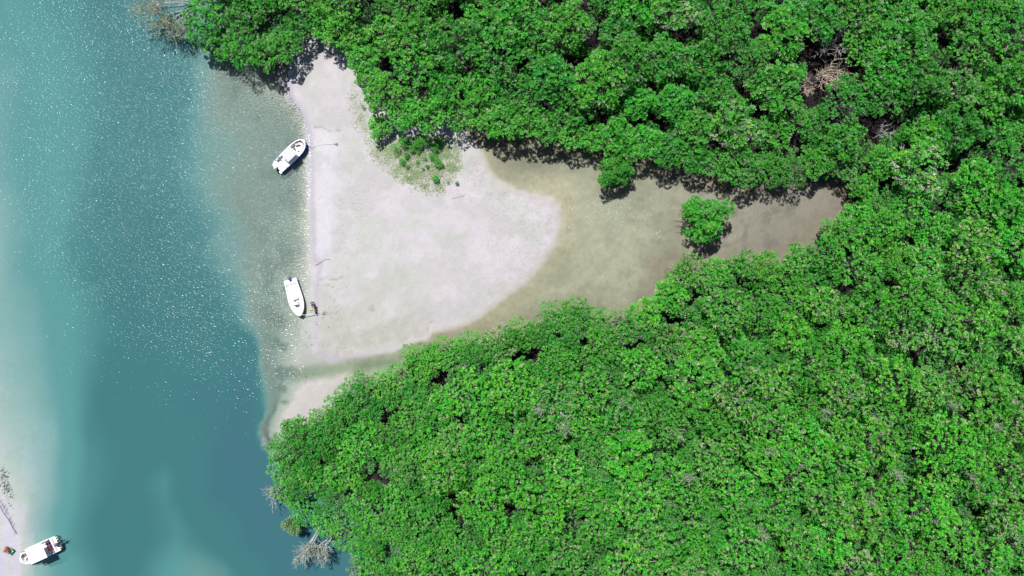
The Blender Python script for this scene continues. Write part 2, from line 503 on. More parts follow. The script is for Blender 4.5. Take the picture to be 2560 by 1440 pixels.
def ground_height(x, y):
    x = np.asarray(x, dtype=float).ravel(); y = np.asarray(y, dtype=float).ravel()
    px = x / PX + 1280; py = 720 - y / PX
    wob = (vnoise(px, py, 60, 3, 4) - .5) * 14 + (vnoise(px, py, 9, 4, 2) - .5) * 9
    wpx = px + (vnoise(px, py, 110, 5, 3) - .5) * 70
    wpy = py + (vnoise(px, py, 130, 6, 3) - .5) * 90
    far = np.maximum(sstep(700, 760, px), .75 * sstep(820, 930, py))
    dep = channel_depth(wpx * (1 - far) + px * far, wpy * (1 - far) + py * far)
    dep = np.maximum(dep, 0.03) * (0.92 + 0.2 * vnoise(px, py, 160, 8, 3))
    s1 = sdist(px, py, SPIT) + wob * .5
    s2 = sdist(px, py, SPIT2) + wob
    s3 = sdist(px, py, WBANK) + wob * .5
    sf = sdist(1280 + (px - 1280) * 1.045, 720 + (py - 720) * 1.045, FOREST) + wob * 1.2 - 14
    lag = sstep(800, 860, px) * (1 - sstep(1030, 1090, py))
    d_lag = 0.03 + 0.17 * sstep(0, 110, -s1) + 0.10 * (vnoise(px, py, 90, 12, 3) - .4)
    d_lag = np.maximum(d_lag, 0.03)
    dep = dep * (1 - lag) + d_lag * lag
    dep = dep + .30 * np.exp(-((py - (905 + 38 * ((980 - px) / 260.0) ** 1)) / 17) ** 2) * sstep(690, 740, px) * sstep(1050, 960, px)
    smax = np.maximum(np.maximum(s1, s2), s3)
    sh = np.maximum(-smax, 0) * PX
    z = -np.minimum(dep, 0.012 + sh * 0.16 + .8 * np.maximum(sh - 2.0, 0) ** 2)
    inner = 0.03 + 0.05 * sstep(0, 12, s1) + 0.20 * sstep(5, 45, s1)
    berm = 0.14 * np.exp(-((px - 812) / 26) ** 2) * sstep(330, 420, py) * (1 - sstep(620, 680, py))
    z = np.where(s1 > 0, np.minimum(0.004 * s1 + 0.002, inner) + berm * sstep(0, 20, s1) + 0.03 * (vnoise(px, py, 40, 14, 3) - .5) * sstep(0, 20, s1), z)
    z = np.where((s1 <= 0) & (s2 > 0), np.minimum(0.003 * s2, .06), z)
    z = np.where((s3 > 0), np.minimum(0.008 * s3 + .002, .5), z)
    land = sstep(-6, 30, sf) * np.where(py < 720, sstep(730, 800, px), np.where(py > 1080, sstep(40, 130, sf), 1.0))
    z = np.where((sf > 20) & (px < 1000), np.maximum(z, -1.2 - 2.0 * (1 - sstep(20, 60, sf))), z)
    z = np.where(sf > -6, np.maximum(z, z * (1 - land) + 0.14 * land), z)
    return z, px, py, s1, s2, s3, sf, sh


# graded grid: fine over the photograph, coarse out to the horizon
def axis(lo, hi, step):
    core = np.arange(lo, hi + 1e-6, step)
    out = []
    d = step
    v = hi
    while v < 1500:
        d *= 1.35; v += d; out.append(v - hi)
    out = np.array(out)
    return np.concatenate([lo - out[::-1], core, hi + out])


def grid_mesh(xs, ys):
    X, Y = np.meshgrid(xs, ys, indexing='xy')
    nx, ny = len(xs), len(ys)
    i = np.arange(ny * nx).reshape(ny, nx)
    q = np.stack([i[:-1, :-1], i[:-1, 1:], i[1:, 1:], i[1:, :-1]], -1).reshape(-1)
    return X.ravel(), Y.ravel(), q


def lin(r, g, b, k=1.0):
    f = lambda c: ((c / 255 + .055) / 1.055) ** 2.4
    return np.array([f(r), f(g), f(b)]) * k


gx, gy, gq = grid_mesh(axis(-86, 86, 0.29), axis(-50, 50, 0.29))
gz, gpx, gpy, g1, g2, g3, gf, gsh = ground_height(gx, gy)


def mixc(c, col, w):
    return c * (1 - w[:, None]) + np.asarray(col)[None, :] * w[:, None]


KS = 0.62
nA = vnoise(gpx, gpy, 90, 21, 4); nB = vnoise(gpx, gpy, 22, 22, 4); nC = vnoise(gpx, gpy, 45, 23, 4)
col = np.tile(lin(221, 215, 219, KS), (gx.size, 1))
col = mixc(col, lin(212, 213, 208, KS), sstep(.45, .65, nA))
col = mixc(col, lin(226, 220, 226, KS), sstep(.5, .7, nC) * .7)
# berm and wet margin along the channel
westside = sstep(1000, 860, gpx)
col = mixc(col, lin(228, 226, 232, KS), np.exp(-((gpx - 815) / 28) ** 2) * sstep(300, 340, gpy) * sstep(660, 600, gpy))
col = mixc(col, lin(198, 194, 208, KS), np.clip(sstep(-10, 2, g1) * sstep(15, 3, g1) * westside, 0, 1) * .8)
col = mixc(col, lin(190, 190, 180, KS), sstep(740, 880, gpy) * sstep(780, 830, gpx) * sstep(1080, 900, gpx) * sstep(.35, .6, nC) * .7)
# rim of the bar above the lagoon
col = mixc(col, lin(222, 213, 214, KS), sstep(0, 5, g1) * sstep(26, 8, g1) * sstep(1150, 1200, gpx) * .4)
wetr = sstep(-14, -1, g1) * sstep(16, 2, g1) * sstep(1000, 1150, gpx)
# submerged shelf: sand with olive and seagrass patches
sub = sstep(0.0, 0.25, -gz) * sstep(860, 800, gpx)
col = mixc(col, lin(198, 198, 184, KS), sub * .8 * sstep(420, 560, gpx))
sg = sub * sstep(545, 600, gpx) * sstep(760, 690, gpx) * sstep(120, 240, gpy) * sstep(1010, 900, gpy) * sstep(.46, .60, vnoise(gpx, gpy, 70, 31, 4))
col = mixc(col, lin(80, 84, 78, KS), sg * .6)
sg2 = sub * sstep(.56, .66, vnoise(gpx, gpy, 34, 33, 3)) * sstep(620, 660, gpx) * sstep(780, 700, gpx) * sstep(500, 700, gpy)
col = mixc(col, lin(92, 118, 112, KS), sg2 * .7)
# lagoon bed, greener in the middle and brown at its head
lg = sstep(4, -8, g1) * sstep(800, 900, gpx)
lagc = np.tile(lin(190, 186, 162, KS), (gx.size, 1))
lagc = mixc(lagc, lin(176, 174, 148, KS), sstep(.4, .65, nA))
lagc = mixc(lagc, lin(162, 151, 138, KS), sstep(1480, 1950, gpx + (nA - .5) * 250) * .9)
lagc = mixc(lagc, lin(150, 134, 120, KS), sstep(50, 5, -gf) * .55)
lagc = mixc(lagc, lin(140, 138, 122, KS), np.exp(-((gpx - 1330) / 90) ** 2 - ((gpy - 405) / 35) ** 2) * .8)
lagc = mixc(lagc, lin(176, 188, 164, KS), sstep(1050, 950, gpx) * .8)
col = col * (1 - lg[:, None]) + lagc * lg[:, None]
col = mixc(col, lin(206, 200, 198, KS), np.clip(sstep(-20, 4, g2), 0, 1) * .9)
creek = np.exp(-((gpy - (905 + 38 * ((980 - gpx) / 260.0))) / 15) ** 2) * sstep(690, 760, gpx) * sstep(1080, 960, gpx)
col = mixc(col, lin(150, 162, 132, KS), creek * .75)
# western bank
col = mixc(col, lin(214, 212, 226, KS), sstep(-14, 10, g3))
col = mixc(col, lin(208, 216, 190, KS), sstep(10, 30, g3) * sstep(.5, .62, nC) * .6)
col = mixc(col, lin(120, 110, 140, KS), sstep(-3, 0, g3) * sstep(4, 0, g3) * sstep(1345, 1320, gpy) * .9)
wr = sstep(.60, .68, vnoise(gpx, gpy, 10, 41, 3)) * np.exp(-((gpx - (8 + (gpy - 1180) * .22)) / 12) ** 2) * sstep(1160, 1190, gpy) * sstep(1290, 1260, gpy)
col = mixc(col, lin(95, 110, 90, KS), wr)
# grassy flat in front of the upper trees is greenish
GRASSP = [(880, 210), (905, 255), (935, 350), (990, 340), (1140, 345), (1150, 400), (1142, 440), (1110, 475), (1070, 485), (1020, 465),
          (960, 425), (925, 385), (905, 340), (885, 300), (870, 250)]
gg = sdist(gpx, gpy, GRASSP)
col = mixc(col, lin(178, 182, 158, KS), sstep(-8, 14, gg) * (.18 + .25 * nB))
# forest floor: peat mud, painted near-black to deepen the shade between crowns
col = mixc(col, lin(34, 28, 32, KS), sstep(0, 45, gf) * .97)
# long-wave mottling
damp = sstep(5, 20, g1) * sstep(.50, .62, vnoise(gpx, gpy, 55, 52, 5))
col = mixc(col, lin(196, 196, 190, KS), damp * .35)
rimn = sstep(-2, 6, g1) * sstep(70, 15, g1) * sstep(1100, 1250, gpx) * sstep(.45, .6, vnoise(gpx, gpy, 11, 53, 3))
col = mixc(col, lin(188, 180, 176, KS), rimn * .22)
low = sstep(3, 12, g1) * sstep(640, 860, gpy) * sstep(1150, 1000, gpx)
col = mixc(col, lin(198, 196, 184, KS), low * (.25 + .6 * sstep(.4, .6, nB)))
col = mixc(col, lin(104, 98, 88, KS), lg * sstep(.56, .70, vnoise(gpx, gpy, 26, 54, 5)) * (.12 + .18 * sstep(1500, 1800, gpx)))
col = mixc(col, lin(202, 197, 186, KS), wetr * .6)
col *= (1 - lg * .16 + lg * .32 * vnoise(gpx, gpy, 7, 57, 3))[:, None]
# foot and drag marks pressed in the sand around the skiff's anchor and along the beach
trk = np.zeros_like(gpx)
for (ax_, ay_, bx2, by2, ww) in ((812, 784, 838, 752, 1.6), (812, 784, 846, 766, 1.4), (812, 786, 850, 778, 1.4), (814, 788, 850, 800, 2.0), (806, 776, 828, 742, 1.2),
                                 (800, 700, 858, 694, 1.8), (786, 318, 850, 330, 2.0), (1066, 812, 1072, 836, 2.2), (1072, 810, 1086, 800, 1.6), (795, 712, 870, 720, 1.4), (925, 772, 936, 778, 2.5), (930, 764, 940, 772, 2.5)):
    t_ = np.clip(((gpx - ax_) * (bx2 - ax_) + (gpy - ay_) * (by2 - ay_)) / ((bx2 - ax_) ** 2 + (by2 - ay_) ** 2), 0, 1)
    dd = np.hypot(gpx - ax_ - t_ * (bx2 - ax_), gpy - ay_ - t_ * (by2 - ay_) + 3 * np.sin(t_ * 7))
    trk = np.maximum(trk, np.exp(-(dd / ww) ** 2))
col = mixc(col, lin(158, 152, 150, KS), np.clip(trk, 0, 1) * .6)
gz = gz - trk * .03
col *= (0.93 + 0.14 * vnoise(gpx, gpy, 12, 51, 4))[:, None]
speck = (sstep(0, 20, g1) * (np.exp(-((gpx - 890) / 60) ** 2) * sstep(350, 470, gpy) * sstep(640, 540, gpy) * .8
         + np.exp(-((gpx - 1290) / 75) ** 2 - ((gpy - 570) / 90) ** 2) * 1.0
         + np.exp(-((gpx - 1180) / 50) ** 2 - ((gpy - 430) / 70) ** 2) * .9
         + np.exp(-((gpx - 880) / 30) ** 2 - ((gpy - 200) / 90) ** 2) * .7) + .22 * sstep(0, 8, g1)
         + .5 * lg * sstep(.5, .7, nB))
speck = np.clip(speck, 0, 1)
verts = np.stack([gx, gy, gz], -1)
me = fast_mesh('sandy_ground', verts, 4, gq, M_GROUND, {'col': ('FLOAT_COLOR', col), 'speck': ('FLOAT', speck)}, smooth=True)
ground = bpy.data.objects.new('sandy_ground', me); COL.objects.link(ground)
tag(ground, 'pale sand bar with lagoon bed, channel bed and dark forest floor', kind='structure')

# water sheet
wx, wy, wq = grid_mesh(axis(-86, 86, 0.5), axis(-50, 50, 0.5))
wz, wpx, wpy, w1, w2, w3, wf, wsh = ground_height(wx, wy)
dep = np.maximum(-wz, 0.0)
keep_lag = sstep(760, 860, wpx) * (1 - sstep(1030, 1090, wpy))
silt = np.tile(np.array([0.165, 0.355, 0.345]), (wx.size, 1))
silt = mixc(silt, (0.082, 0.245, 0.245), sstep(.4, 1.7, dep))
silt = mixc(silt, (0.040, 0.140, 0.150), sstep(1.9, 3.4, dep))
silt = mixc(silt, (0.038, 0.120, 0.143), sstep(3.7, 5.0, dep))
silt = mixc(silt, (0.195, 0.262, 0.228), sstep(430, 530, wpx) * sstep(3.2, 1.2, dep))
silt = mixc(silt, lin(176, 175, 152, KS), keep_lag)
silt = mixc(silt, lin(160, 150, 136, KS), sstep(1450, 1980, wpx + (vnoise(wpx, wpy, 90, 71, 3) - .5) * 250) * .9)
wave = 1.0 * (1 - sstep(740, 790, wpx) * (1 - sstep(1030, 1090, wpy))) * (.50 + .80 * vnoise(wpx, wpy, 90, 61, 4)) + .05
wave *= 1 - .56 * sstep(520, 1100, wpy)
wave *= 1 - .30 * sstep(180, 0, wpx)
wave *= 1 - .5 * sstep(220, 40, wpx) * sstep(500, 900, wpy)
wave *= 1 + .45 * sstep(480, 620, wpx) * sstep(800, 500, wpy)
wave = np.maximum(wave, .07)
turb = .75 * (1 - keep_lag) + 0.4 * keep_lag
wv_ = np.stack([wx, wy, np.zeros_like(wx)], -1)
me = fast_mesh('water', wv_, 4, wq, M_WATER, {'depth': ('FLOAT', dep), 'silt': ('FLOAT_COLOR', silt), 'wave': ('FLOAT', wave), 'turbid': ('FLOAT', turb)}, smooth=True)
water = bpy.data.objects.new('water', me); COL.objects.link(water)
tag(water, 'teal channel water with sun glints, thin and silty over the lagoon', kind='structure')


# ------------------------------------------------------------------ trees
def unit(v): return v / np.maximum(np.linalg.norm(v, axis=-1, keepdims=True), 1e-6)


def crown_mesh(name, seed, R=2.8, top=7.0, base=4.2, n_cl=34, r_cl=.75, n_lf=230, leaf=.27, sparse=0.0, grey=0.08, rim=7, sep=.62, lobe=1.0):
    g = np.random.default_rng(seed)
    cs = []
    tries = 0
    while len(cs) < n_cl and tries < 6000:
        tries += 1
        a = g.random() * 2 * math.pi; r = R * math.sqrt(g.random()) * .93
        lob = 1 + lobe * (.14 * math.sin(a * 3 + seed) + .09 * math.sin(a * 5 + seed * 2.1))
        x, y = r * lob * math.cos(a), r * lob * math.sin(a)
        zz = base + (top - base) * max(0, 1 - (r / R) ** 2) ** .65 + (g.random() - .5) * 1.5
        s = r_cl * (.65 + .75 * g.random())
        if all((x - c[0]) ** 2 + (y - c[1]) ** 2 > ((s + c[3]) * sep) ** 2 for c in cs):
            cs.append((x, y, zz - s * 1.0, s))
    for k in range(rim):
        a = g.random() * 2 * math.pi; r = R * (.70 + .25 * g.random()) * (1 + (lobe - 1) * .2 * math.sin(a * 4 + seed))
        s = r_cl * (.6 + .5 * g.random())
        cs.append((r * math.cos(a), r * math.sin(a), base - g.random() * 1.6, s))
    P = []; T = []
    for (x, y, z, s) in cs:
        LP = 7                                    # leaves per rosette
        nt = max(6, int(n_lf * (s / r_cl) ** 2 * (1 - sparse * g.random()) * .72 / LP))
        d = unit(g.normal(size=(nt, 3)))
        d[:, 2] = np.abs(d[:, 2]) - .28 * (g.random(nt) < .3)
        d = unit(d)
        rr = s * (.80 + .30 * g.random(nt))
        rr *= 1 + .16 * np.sin(d[:, 0] * 6.1 + x * 9) * np.sin(d[:, 1] * 6.7 + y * 9)
        tc = np.array([x, y, z]) + d * rr[:, None] * np.array([1, 1, 1.15])
        ax = unit(d * .55 + g.normal(size=(nt, 3)) * .22 + np.array([0, 0, .75]))
        t0 = unit(np.cross(ax, g.normal(size=(nt, 3)))); b0 = np.cross(ax, t0)
        n = nt * LP
        ph = (np.arange(LP)[None, :] * 2.4 + g.random((nt, 1)) * 6.28)[..., None]
        tl = (.15 + .45 * g.random((nt, LP)))[..., None]
        dr_ = (t0[:, None] * np.cos(ph) + b0[:, None] * np.sin(ph)) * np.cos(tl) + ax[:, None] * np.sin(tl)
        sd_ = np.cross(np.broadcast_to(ax[:, None], dr_.shape), dr_); sd_ = unit(sd_)
        L_ = leaf * (.65 + .6 * g.random((nt, LP)))[..., None]
        c = tc[:, None] + dr_ * L_ * .12
        W_ = L_ * .27
        P.append(np.stack([c, c + dr_ * L_ * .55 + sd_ * W_, c + dr_ * L_, c + dr_ * L_ * .55 - sd_ * W_], 2).reshape(n, 4, 3))
        hue = g.random(); cbr = .88 + .3 * g.random()
        base_c = np.array([.032, .292, .024]) * (1 - hue) + np.array([.066, .335, .024]) * hue
        lc = base_c[None, :] * cbr * (np.repeat(.70 + .42 * g.random(nt), LP) * (.85 + .3 * g.random(n)))[:, None]
        yel = g.random(n) < .015
        lc[yel] = np.array([.30, .33, .05]) * (.6 + .5 * g.random(yel.sum()))[:, None]
        gr = np.repeat(g.random(nt) < .7 * grey * (2 if g.random() < .3 else .7), LP)
        lc[gr] = np.array([.21, .34, .15]) * (.7 + .5 * g.random(gr.sum()))[:, None]
        T.append(np.repeat(lc, 4, 0))
    P = np.concatenate(P).reshape(-1, 3); T = np.concatenate(T)
    return fast_mesh(name, P, 4, np.arange(len(P)), M_LEAF, {'tint': ('FLOAT_COLOR', T)}), cs


def wood_meshes(seed, cs, R, base, top, trunk_r=.16, lean=0.0, roots=True, n_tw=26, tw_out=.35):
    r = random.Random(seed)
    tk = MB(); tw = MB()
    fork = base * .42
    cx, cy = r.uniform(-.25, .25), r.uniform(-.25, .25)
    tk.tube([(0, 0, -.3), (cx * .4, cy * .4, fork * .5), (cx, cy, fork)], [trunk_r * 1.25, trunk_r, trunk_r * .9], 7)
    if roots:
        for k in range(7):
            a = 2 * math.pi * k / 7 + r.uniform(-.3, .3); q = r.uniform(.7, 1.4)
            tk.tube([(cx * .5, cy * .5, fork * .55), (math.cos(a) * q * .55, math.sin(a) * q * .55, fork * .38), (math.cos(a) * q, math.sin(a) * q, -.25)], [.06, .05, .035], 4)
    sel = sorted(cs, key=lambda c: r.random())[:16]
    for (x, y, z, s) in sel:
        m = Vector((x * .45 + cx, y * .45 + cy, fork + (z - fork) * .6))
        tk.tube([(cx, cy, fork * .95), m, (x, y, z + s * .1)], [trunk_r * .55, trunk_r * .36, trunk_r * .16], 4, cap=False)
    for k in range(n_tw):
        x, y, z, s = cs[r.randrange(len(cs))]
        a = math.atan2(y, x) + r.uniform(-.9, .9); el = r.uniform(.1, 1.0)
        d = Vector((math.cos(a) * math.cos(el), math.sin(a) * math.cos(el), math.sin(el)))
        p0 = Vector((x, y, z)); L_ = s * (1.0 + tw_out * r.uniform(.2, 1.2))
        p1 = p0 + d * L_ * .6 + Vector((r.uniform(-.1, .1), r.uniform(-.1, .1), 0)); p2 = p0 + d * L_
        tw.tube([p0, p1, p2], [.04, .03, .014], 3, cap=False)
        for q in range(2):
            e = Vector((r.uniform(-1, 1), r.uniform(-1, 1), r.uniform(0, .8))).normalized()
            tw.tube([p1, p1 + (d * .7 + e * .8) * L_ * .5], [.022, .01], 3, cap=False)
    return tk, tw


def mb_mesh(mb, name, mat):
    me = bpy.data.meshes.new(name)
    me.from_pydata(mb.v, [], mb.f)
    me.polygons.foreach_set('use_smooth', mb.sm)
    me.materials.append(mat); me.update()
    return me


protos = []     # (crown, trunk, twig, R, fine?)
SPEC = [
    dict(R=3.0, top=6.2, base=5.1, n_cl=34, r_cl=.68, n_lf=250, sep=.84),
    dict(R=2.7, top=6.0, base=4.9, n_cl=30, r_cl=.64, n_lf=230, grey=.05, sep=.86),
    dict(R=3.2, top=6.3, base=5.1, n_cl=40, r_cl=.66, n_lf=240, grey=.12, sep=.86),
    dict(R=2.9, top=6.1, base=4.9, n_cl=44, r_cl=.56, n_lf=170, grey=.06, sep=.84),
    dict(R=2.8, top=6.3, base=5.2, n_cl=40, r_cl=.56, n_lf=150, grey=.24, sparse=.4, sep=.84),
    dict(R=3.0, top=6.2, base=5.4, n_cl=84, r_cl=.40, n_lf=88, leaf=.20, sep=.90),
    dict(R=2.8, top=6.1, base=5.4, n_cl=78, r_cl=.38, n_lf=80, leaf=.20, grey=.14, sep=.90),
    dict(R=3.2, top=6.3, base=5.4, n_cl=96, r_cl=.39, n_lf=86, leaf=.20, grey=.08, sep=.90),
    dict(R=3.0, top=6.4, base=5.5, n_cl=80, r_cl=.38, n_lf=66, leaf=.20, grey=.30, sparse=.45, sep=.90),
    dict(R=2.7, top=6.1, base=5.3, n_cl=72, r_cl=.39, n_lf=82, leaf=.20, grey=.12, sep=.90),
    dict(R=3.0, top=6.4, base=4.4, n_cl=60, r_cl=.52, n_lf=200, leaf=.24, grey=.04, sep=.66, rim=24, lobe=1.9),
]
for i, s in enumerate(SPEC):
    cm, cs = crown_mesh('crown', 100 + i, **s)
    greyish = s.get('grey', .08)
    tk, tw = wood_meshes(200 + i, cs, s['R'], s['base'], s['top'], n_tw=int(14 + greyish * 150), tw_out=.3 + greyish * 2.2)
    protos.append((cm, mb_mesh(tk, 'trunk', M_BARK), mb_mesh(tw, 'twigs', M_TWIG), s['R']))


def add_tree(name, pi, loc, sc, rz, tint, label, group, cat='tree', squash=1.0):
    cm, tm, wm, R = protos[pi]
    root = empty(name, loc, rz)
    root.scale = (sc, sc, sc * squash)
    tag(root, label, cat, group)
    for nm, me_ in (('crown', cm), ('trunk', tm), ('twigs', wm)):
        o = bpy.data.objects.new(nm, me_); COL.objects.link(o); o.parent = root
        if nm == 'crown': o.color = (*tint, 1)
        if nm == 'twigs': o['kind'] = 'stuff'
    return root


def ground_z(x, y):
    return float(ground_height(np.array([x]), np.array([y]))[0][0])


ZC = 5.2     # height at which the crown outline is seen
KZ = (H - ZC) / H


def sdf_world(x, y):
    """signed distance (m) of crown centre to the forest outline, at crown height"""
    px = np.asarray(x) / (PX * KZ) + 1280; py = 720 - np.asarray(y) / (PX * KZ)
    return sdist(px, py, FOREST) * PX * KZ, px, py


cand = []
# edge trees follow the outline
poly = [((x - 1280) * PX * KZ, (720 - y) * PX * KZ) for x, y in FOREST]
er = random.Random(5)
for i in range(len(poly) - 1):
    x0, y0 = poly[i]; x1, y1 = poly[i + 1]
    Ls = math.hypot(x1 - x0, y1 - y0)
    n = max(1, int(Ls / .8))
    for k in range(n):
        t = k / n
        x, y = x0 + (x1 - x0) * t, y0 + (y1 - y0) * t
        if abs(x) > 92 or abs(y) > 56: continue
        nx_, ny_ = (y1 - y0) / Ls, -(x1 - x0) / Ls
        if sdf_world(x + nx_, y + ny_)[0] < 0: nx_, ny_ = -nx_, -ny_
        s = er.uniform(.72, .92)
        ins = 2.8 * s * .88
        cand.append((x + nx_ * ins, y + ny_ * ins, s))
placed = []     # x, y, scale, edge
def clear(x, y, s, k):
    for p in placed:
        if (p[0] - x) ** 2 + (p[1] - y) ** 2 < ((s + p[2]) * .5 * k) ** 2: return False
    return True
def in_gap(x, y, m=1.0):
    for gx_, gy_, gr_ in GAPS:
        c = at(gx_, gy_, ZC)
        if math.hypot(x - c.x, y - c.y) < gr_ * PX + m * 2.0: return True
    return False
for c in cand:
    d = float(sdf_world(c[0], c[1])[0])
    if d < 1.45 or in_gap(c[0], c[1]): continue
    if clear(c[0], c[1], c[2], 3.9): placed.append((c[0], c[1], min(c[2], max(.6, d / 2.5 + .05)), True))
XM, YM = 84.0, 49.0
M_IN = [0]
fx = nrng.uniform(-XM - 24, XM + 30, 26000); fy = nrng.uniform(-YM - 24, YM + 24, 26000)
fd, fpx, fpy = sdf_world(fx, fy)
fs = nrng.uniform(.86, 1.28, 26000)
ok = fd > 2.3
CELL = {}
def cell_add(p):
    CELL.setdefault((int(p[0] // 6), int(p[1] // 6)), []).append(p)
for p in placed: cell_add(p)
def clear2(x, y, s, k):
    a, b = int(x // 6), int(y // 6)
    for i in (-1, 0, 1):
        for j in (-1, 0, 1):
            for p in CELL.get((a + i, b + j), ()):
                if (p[0] - x) ** 2 + (p[1] - y) ** 2 < ((s + p[2]) * .5 * k) ** 2: return False
    return True
for x, y, s, o in zip(fx, fy, fs, ok):
    if not o or in_gap(x, y): continue
    if clear2(x, y, s, 4.45):
        p = (x, y, s, False); placed.append(p); cell_add(p)


def in_view(x, y, z=6.0, m=0.0):
    k = H / (H - z)
    return abs(x * k) < 80 + m and abs(y * k) < 45 + m


inside = [p for p in placed if in_view(p[0], p[1], 6, 1.0)]
outside = [p for p in placed if not in_view(p[0], p[1], 6, 1.0)]
inside.sort(key=lambda p: (-p[3], -p[2]))
things, spill = inside[:296], inside[296:]
print('TREES in view', len(inside), 'outside', len(outside), 'edge', sum(p[3] for p in inside))

ORD = ['first', 'second', 'third', 'fourth', 'fifth', 'sixth', 'seventh', 'eighth', 'ninth', 'tenth', 'eleventh', 'twelfth', 'thirteenth',
       'fourteenth', 'fifteenth', 'sixteenth', 'seventeenth', 'eighteenth', 'nineteenth', 'twentieth']
def ordinal(i):
    if i < 20: return ORD[i]
    tens = ['', '', 'twenty', 'thirty', 'forty', 'fifty'][(i + 1) // 10]
    u = (i + 1) % 10
    if u == 0: return {'twenty': 'twentieth', 'thirty': 'thirtieth', 'forty': 'fortieth', 'fifty': 'fiftieth'}[tens]
    return tens + '-' + ORD[u - 1]


def segment(px, py):
    """which stretch of shore an edge tree stands on"""
    if py < 720:
        if px < 735: return 0
        if px < 1200: return 1
        return 2 if (px < 2118 and py < 500) else 3
    if px > 1000 and py < 900: return 3
    if py < 1085: return 4
    return 5
SEGTXT = ['on upper wood edge over the channel', 'on upper wood edge behind the sand',
          'on upper bank of the lagoon', 'on lower bank of the lagoon', 'beside the small creek mouth',
          'on lower wood edge over the channel']
TONES = {'bright green': (1.12, 1.06, 1.0), 'dark green': (.80, .80, .95), 'mid green': (1.0, .95, 1.0), 'grey-green': (1.3, 1.0, 1.35)}
recs = []
for (x, y, s, edge) in things:
    pxx = x / (PX * KZ) + 1280; pyy = 720 - y / (PX * KZ)
    upper = pyy < 560 + (pxx - 2120) * .15 or (pxx < 1650 and pyy < 560)
    n = float(vnoise(np.array([pxx]), np.array([pyy]), 230, 77, 3)[0])
    ghost = sstep(1500, 2500, pxx + (pyy - 900) * .8) * (0 if upper else 1)
    u = rnd.random()
    if u < .06 + .30 * float(ghost): tone = 'grey-green'
    elif n > .56: tone = 'bright green'
    elif upper and u > .62: tone = 'dark green'
    else: tone = 'mid green' if u < .8 else 'bright green'
    if upper:
        pi = rnd.choice([0, 1, 2, 3, 3, 1, 3, 5] if tone != 'grey-green' else [4])
        if pxx > 1750 and rnd.random() < .35: pi = rnd.choice([5, 7, 4])
    else:
        pi = rnd.choice([5, 6, 7, 9, 5, 7]) if tone != 'grey-green' else rnd.choice([8, 6])
        if pxx > 1500 and rnd.random() < .25: pi = rnd.choice([3, 8])
    recs.append(dict(x=x, y=y, s=s, edge=edge, px=pxx, py=pyy, upper=upper, tone=tone, pi=pi))

# labels: edge trees are counted along their stretch of shore, inner trees by cell of the wood
for sg_ in range(6):
    es = [r for r in recs if r['edge'] and segment(r['px'], r['py']) == sg_]
    es.sort(key=(lambda r: r['px']) if sg_ != 5 else (lambda r: r['py']))
    for i, r in enumerate(es):
        r['label'] = '%s mangrove %s, %s from %s' % (r['tone'], SEGTXT[sg_], ordinal(i), 'top' if sg_ == 5 else 'left')
XB = [0, 900, 1230, 1560, 1890, 2220, 2700]
YB = [-50, 150, 330, 560, 800, 960, 1120, 1280, 1500]
XN = ['at the far left of the wood', 'above the grassy sand', 'above the lagoon mouth', 'right of the middle', 'towards the right', 'along the right border']
YN = ['by the top border', 'high up', 'upper middle', 'middle', 'below the middle', 'lower middle', 'low down', 'by the bottom border']
cells = {}
for r in recs:
    if r['edge']: continue
    ci = max(i for i in range(6) if r['px'] >= XB[i] or i == 0); cj = max(j for j in range(8) if r['py'] >= YB[j] or j == 0)
    cells.setdefault((ci, cj), []).append(r)
for (ci, cj), rs in cells.items():
    if ci == 1: xn = 'above the grass' if rs[0]['upper'] else 'below the sand bar'
    elif ci == 2: xn = 'over the lagoon mouth' if rs[0]['upper'] else 'below the lagoon mouth'
    else: xn = ['at the left', '', '', 'right of the middle', 'towards the right', 'at the right border'][ci]
    rs.sort(key=lambda r: r['px'] - .35 * r['py'])
    for i, r in enumerate(rs):
        if len(rs) == 1: rank = 'the only one'
        elif i == 0: rank = 'leftmost'
        elif i == len(rs) - 1: rank = 'rightmost'
        else: rank = ordinal(i) + ' from left'
        r['label'] = '%s mangrove %s, %s, %s there' % (r['tone'], xn, YN[cj], rank)

for r in recs:
    tnt = tuple(c * rnd.uniform(.95, 1.05) for c in TONES[r['tone']])
    if not r['upper']: tnt = (tnt[0] * 1.22, tnt[1] * 1.12, tnt[2])
    gz_ = ground_z(r['x'], r['y'])
    tall = 1.0
    if not r['upper']: tall = .72 + .42 * float(sstep(900, 2300, r['px'] + .6 * (r['py'] - 900)))
    if r['edge']: tall *= .92
    k_ = (H - (5.2 * r['s'] * tall)) / (H - ZC)
    add_tree('mangrove_tree', r['pi'], (r['x'] * k_, r['y'] * k_, max(gz_, -.4)), r['s'] * rnd.uniform(.97, 1.05), rnd.uniform(0, 6.28), tnt,
             r['label'], 'mangrove trees of the upper forest' if r['upper'] else 'mangrove trees of the lower forest', squash=tall * (rnd.uniform(.95, 1.06) if r['upper'] else rnd.uniform(.97, 1.04)))

